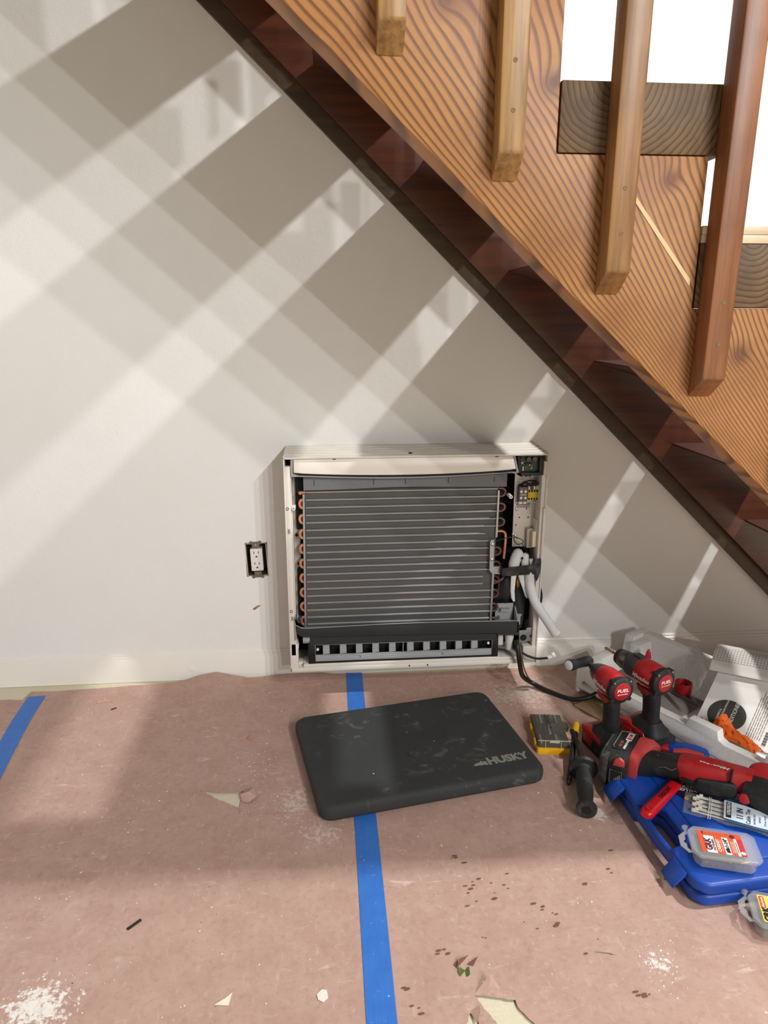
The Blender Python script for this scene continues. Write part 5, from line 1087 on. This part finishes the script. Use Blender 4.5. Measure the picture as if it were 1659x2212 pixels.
for p in st_:
    for q in range(1 if rnd.random() < .6 else 2):
        n = 8; a0 = rnd.uniform(0, 6); s_ = rnd.uniform(.0016, .0048); c = (p[0] + rnd.uniform(-.006, .006), p[1] + rnd.uniform(-.006, .006)); el = rnd.uniform(.4, .8)
        mb.add([(c[0] + s_ * 1.3 * math.cos(2 * PI * i / n), c[1] + s_ * el * math.sin(2 * PI * i / n + .3), pz(*c) + .0011) for i in range(n)], [tuple(range(n))])
o = mb.build('damp_spots', plain('dark_spot', (118, 76, 66), .6, var=.2), smooth=0); o['kind'] = 'stuff'; o['label'] = 'dark brown spots splashed over the right paper sheet'; o['category'] = 'stains'
def debris(name, poly, h, mat, label, cat):
    mb = MB(); cx_ = sum(p[0] for p in poly) / len(poly); cy_ = sum(p[1] for p in poly) / len(poly); z = pz(cx_, cy_) + .0004
    mb.prism(poly, 2, z, z + h); tag(mb.build(name, mat, bevel=0, smooth=30), label, cat)
debris('black_stick', [(-0.3670, 1.0440), (-0.3630, 1.0415), (-0.3445, 1.0605), (-0.3480, 1.0635)], .002, M_black, 'short black stick lying on the paper left of the tape', 'stick')
debris('paint_chip', [(-0.1920, 0.8860), (-0.1700, 0.8830), (-0.1665, 0.9050), (-0.1760, 0.8960)], .0012, plain('chip_cream', (232, 224, 206), .6), 'triangular cream paint chip on the paper near the bottom edge', 'paint chip')
debris('wood_splinter', [(-0.6495, 1.8319), (-0.6475, 1.8269), (-0.6155, 1.8379), (-0.6175, 1.8419)], .002, plain('splinter', (214, 160, 130), .7), 'short pale wood splinter on the paper near the baseboard', 'splinter')
debris('twig_bit', [(-0.6002, 1.7897), (-0.5972, 1.7867), (-0.5862, 1.7957), (-0.5882, 1.7987)], .002, plain('twig', (70, 52, 40), .8), 'tiny dark twig on the paper near the pale splinter', 'twig')
debris('paper_scrap', [(-0.2121, 1.6136), (-0.2021, 1.6076), (-0.1971, 1.6176), (-0.2051, 1.6246)], .004, plain('scrap_pink', (196, 136, 118), .8), 'small crumpled pink scrap lying left of the black pad', 'paper scrap')
debris('plaster_flake', [(-0.0300, 0.8810), (-0.0220, 0.8760), (-0.0140, 0.8830), (-0.0160, 0.8960), (-0.0240, 0.8980), (-0.0320, 0.8900)], .0015, plain('plaster', (232, 224, 212), .8), 'white plaster flake on the paper left of the tape near the bottom', 'flake')
lfm = MB(); lfm.add([(.200, .902, .003), (.209, .897, .002), (.218, .903, .004), (.219, .916, .007), (.211, .912, .003), (.203, .917, .006), (.199, .91, .005)], [(0, 1, 4, 6), (1, 2, 3, 4), (4, 5, 6)])
tag(lfm.build('leaf_scrap', plain('leaf_green', (74, 92, 34), .5, var=.3, scale=200), smooth=40), 'small green leaf scrap stuck on the right paper sheet', 'leaf')
mb = MB()
for a, b, c in (((.196, .915, .002), (.222, .935, .009), (.205, .926, .012)), ((.21, .92, .002), (.238, .933, .007), (.226, .918, .003)), ((.192, .922, .002), (.203, .93, .008), (.2, .912, .002))): mb.add([a, b, c], [(0, 1, 2)])
tag(mb.build('torn_paper_curl', plain('torn_dark', (112, 74, 62), .8, var=.2), smooth=0), 'dark torn curl of paper around the green leaf scrap', 'paper curl')
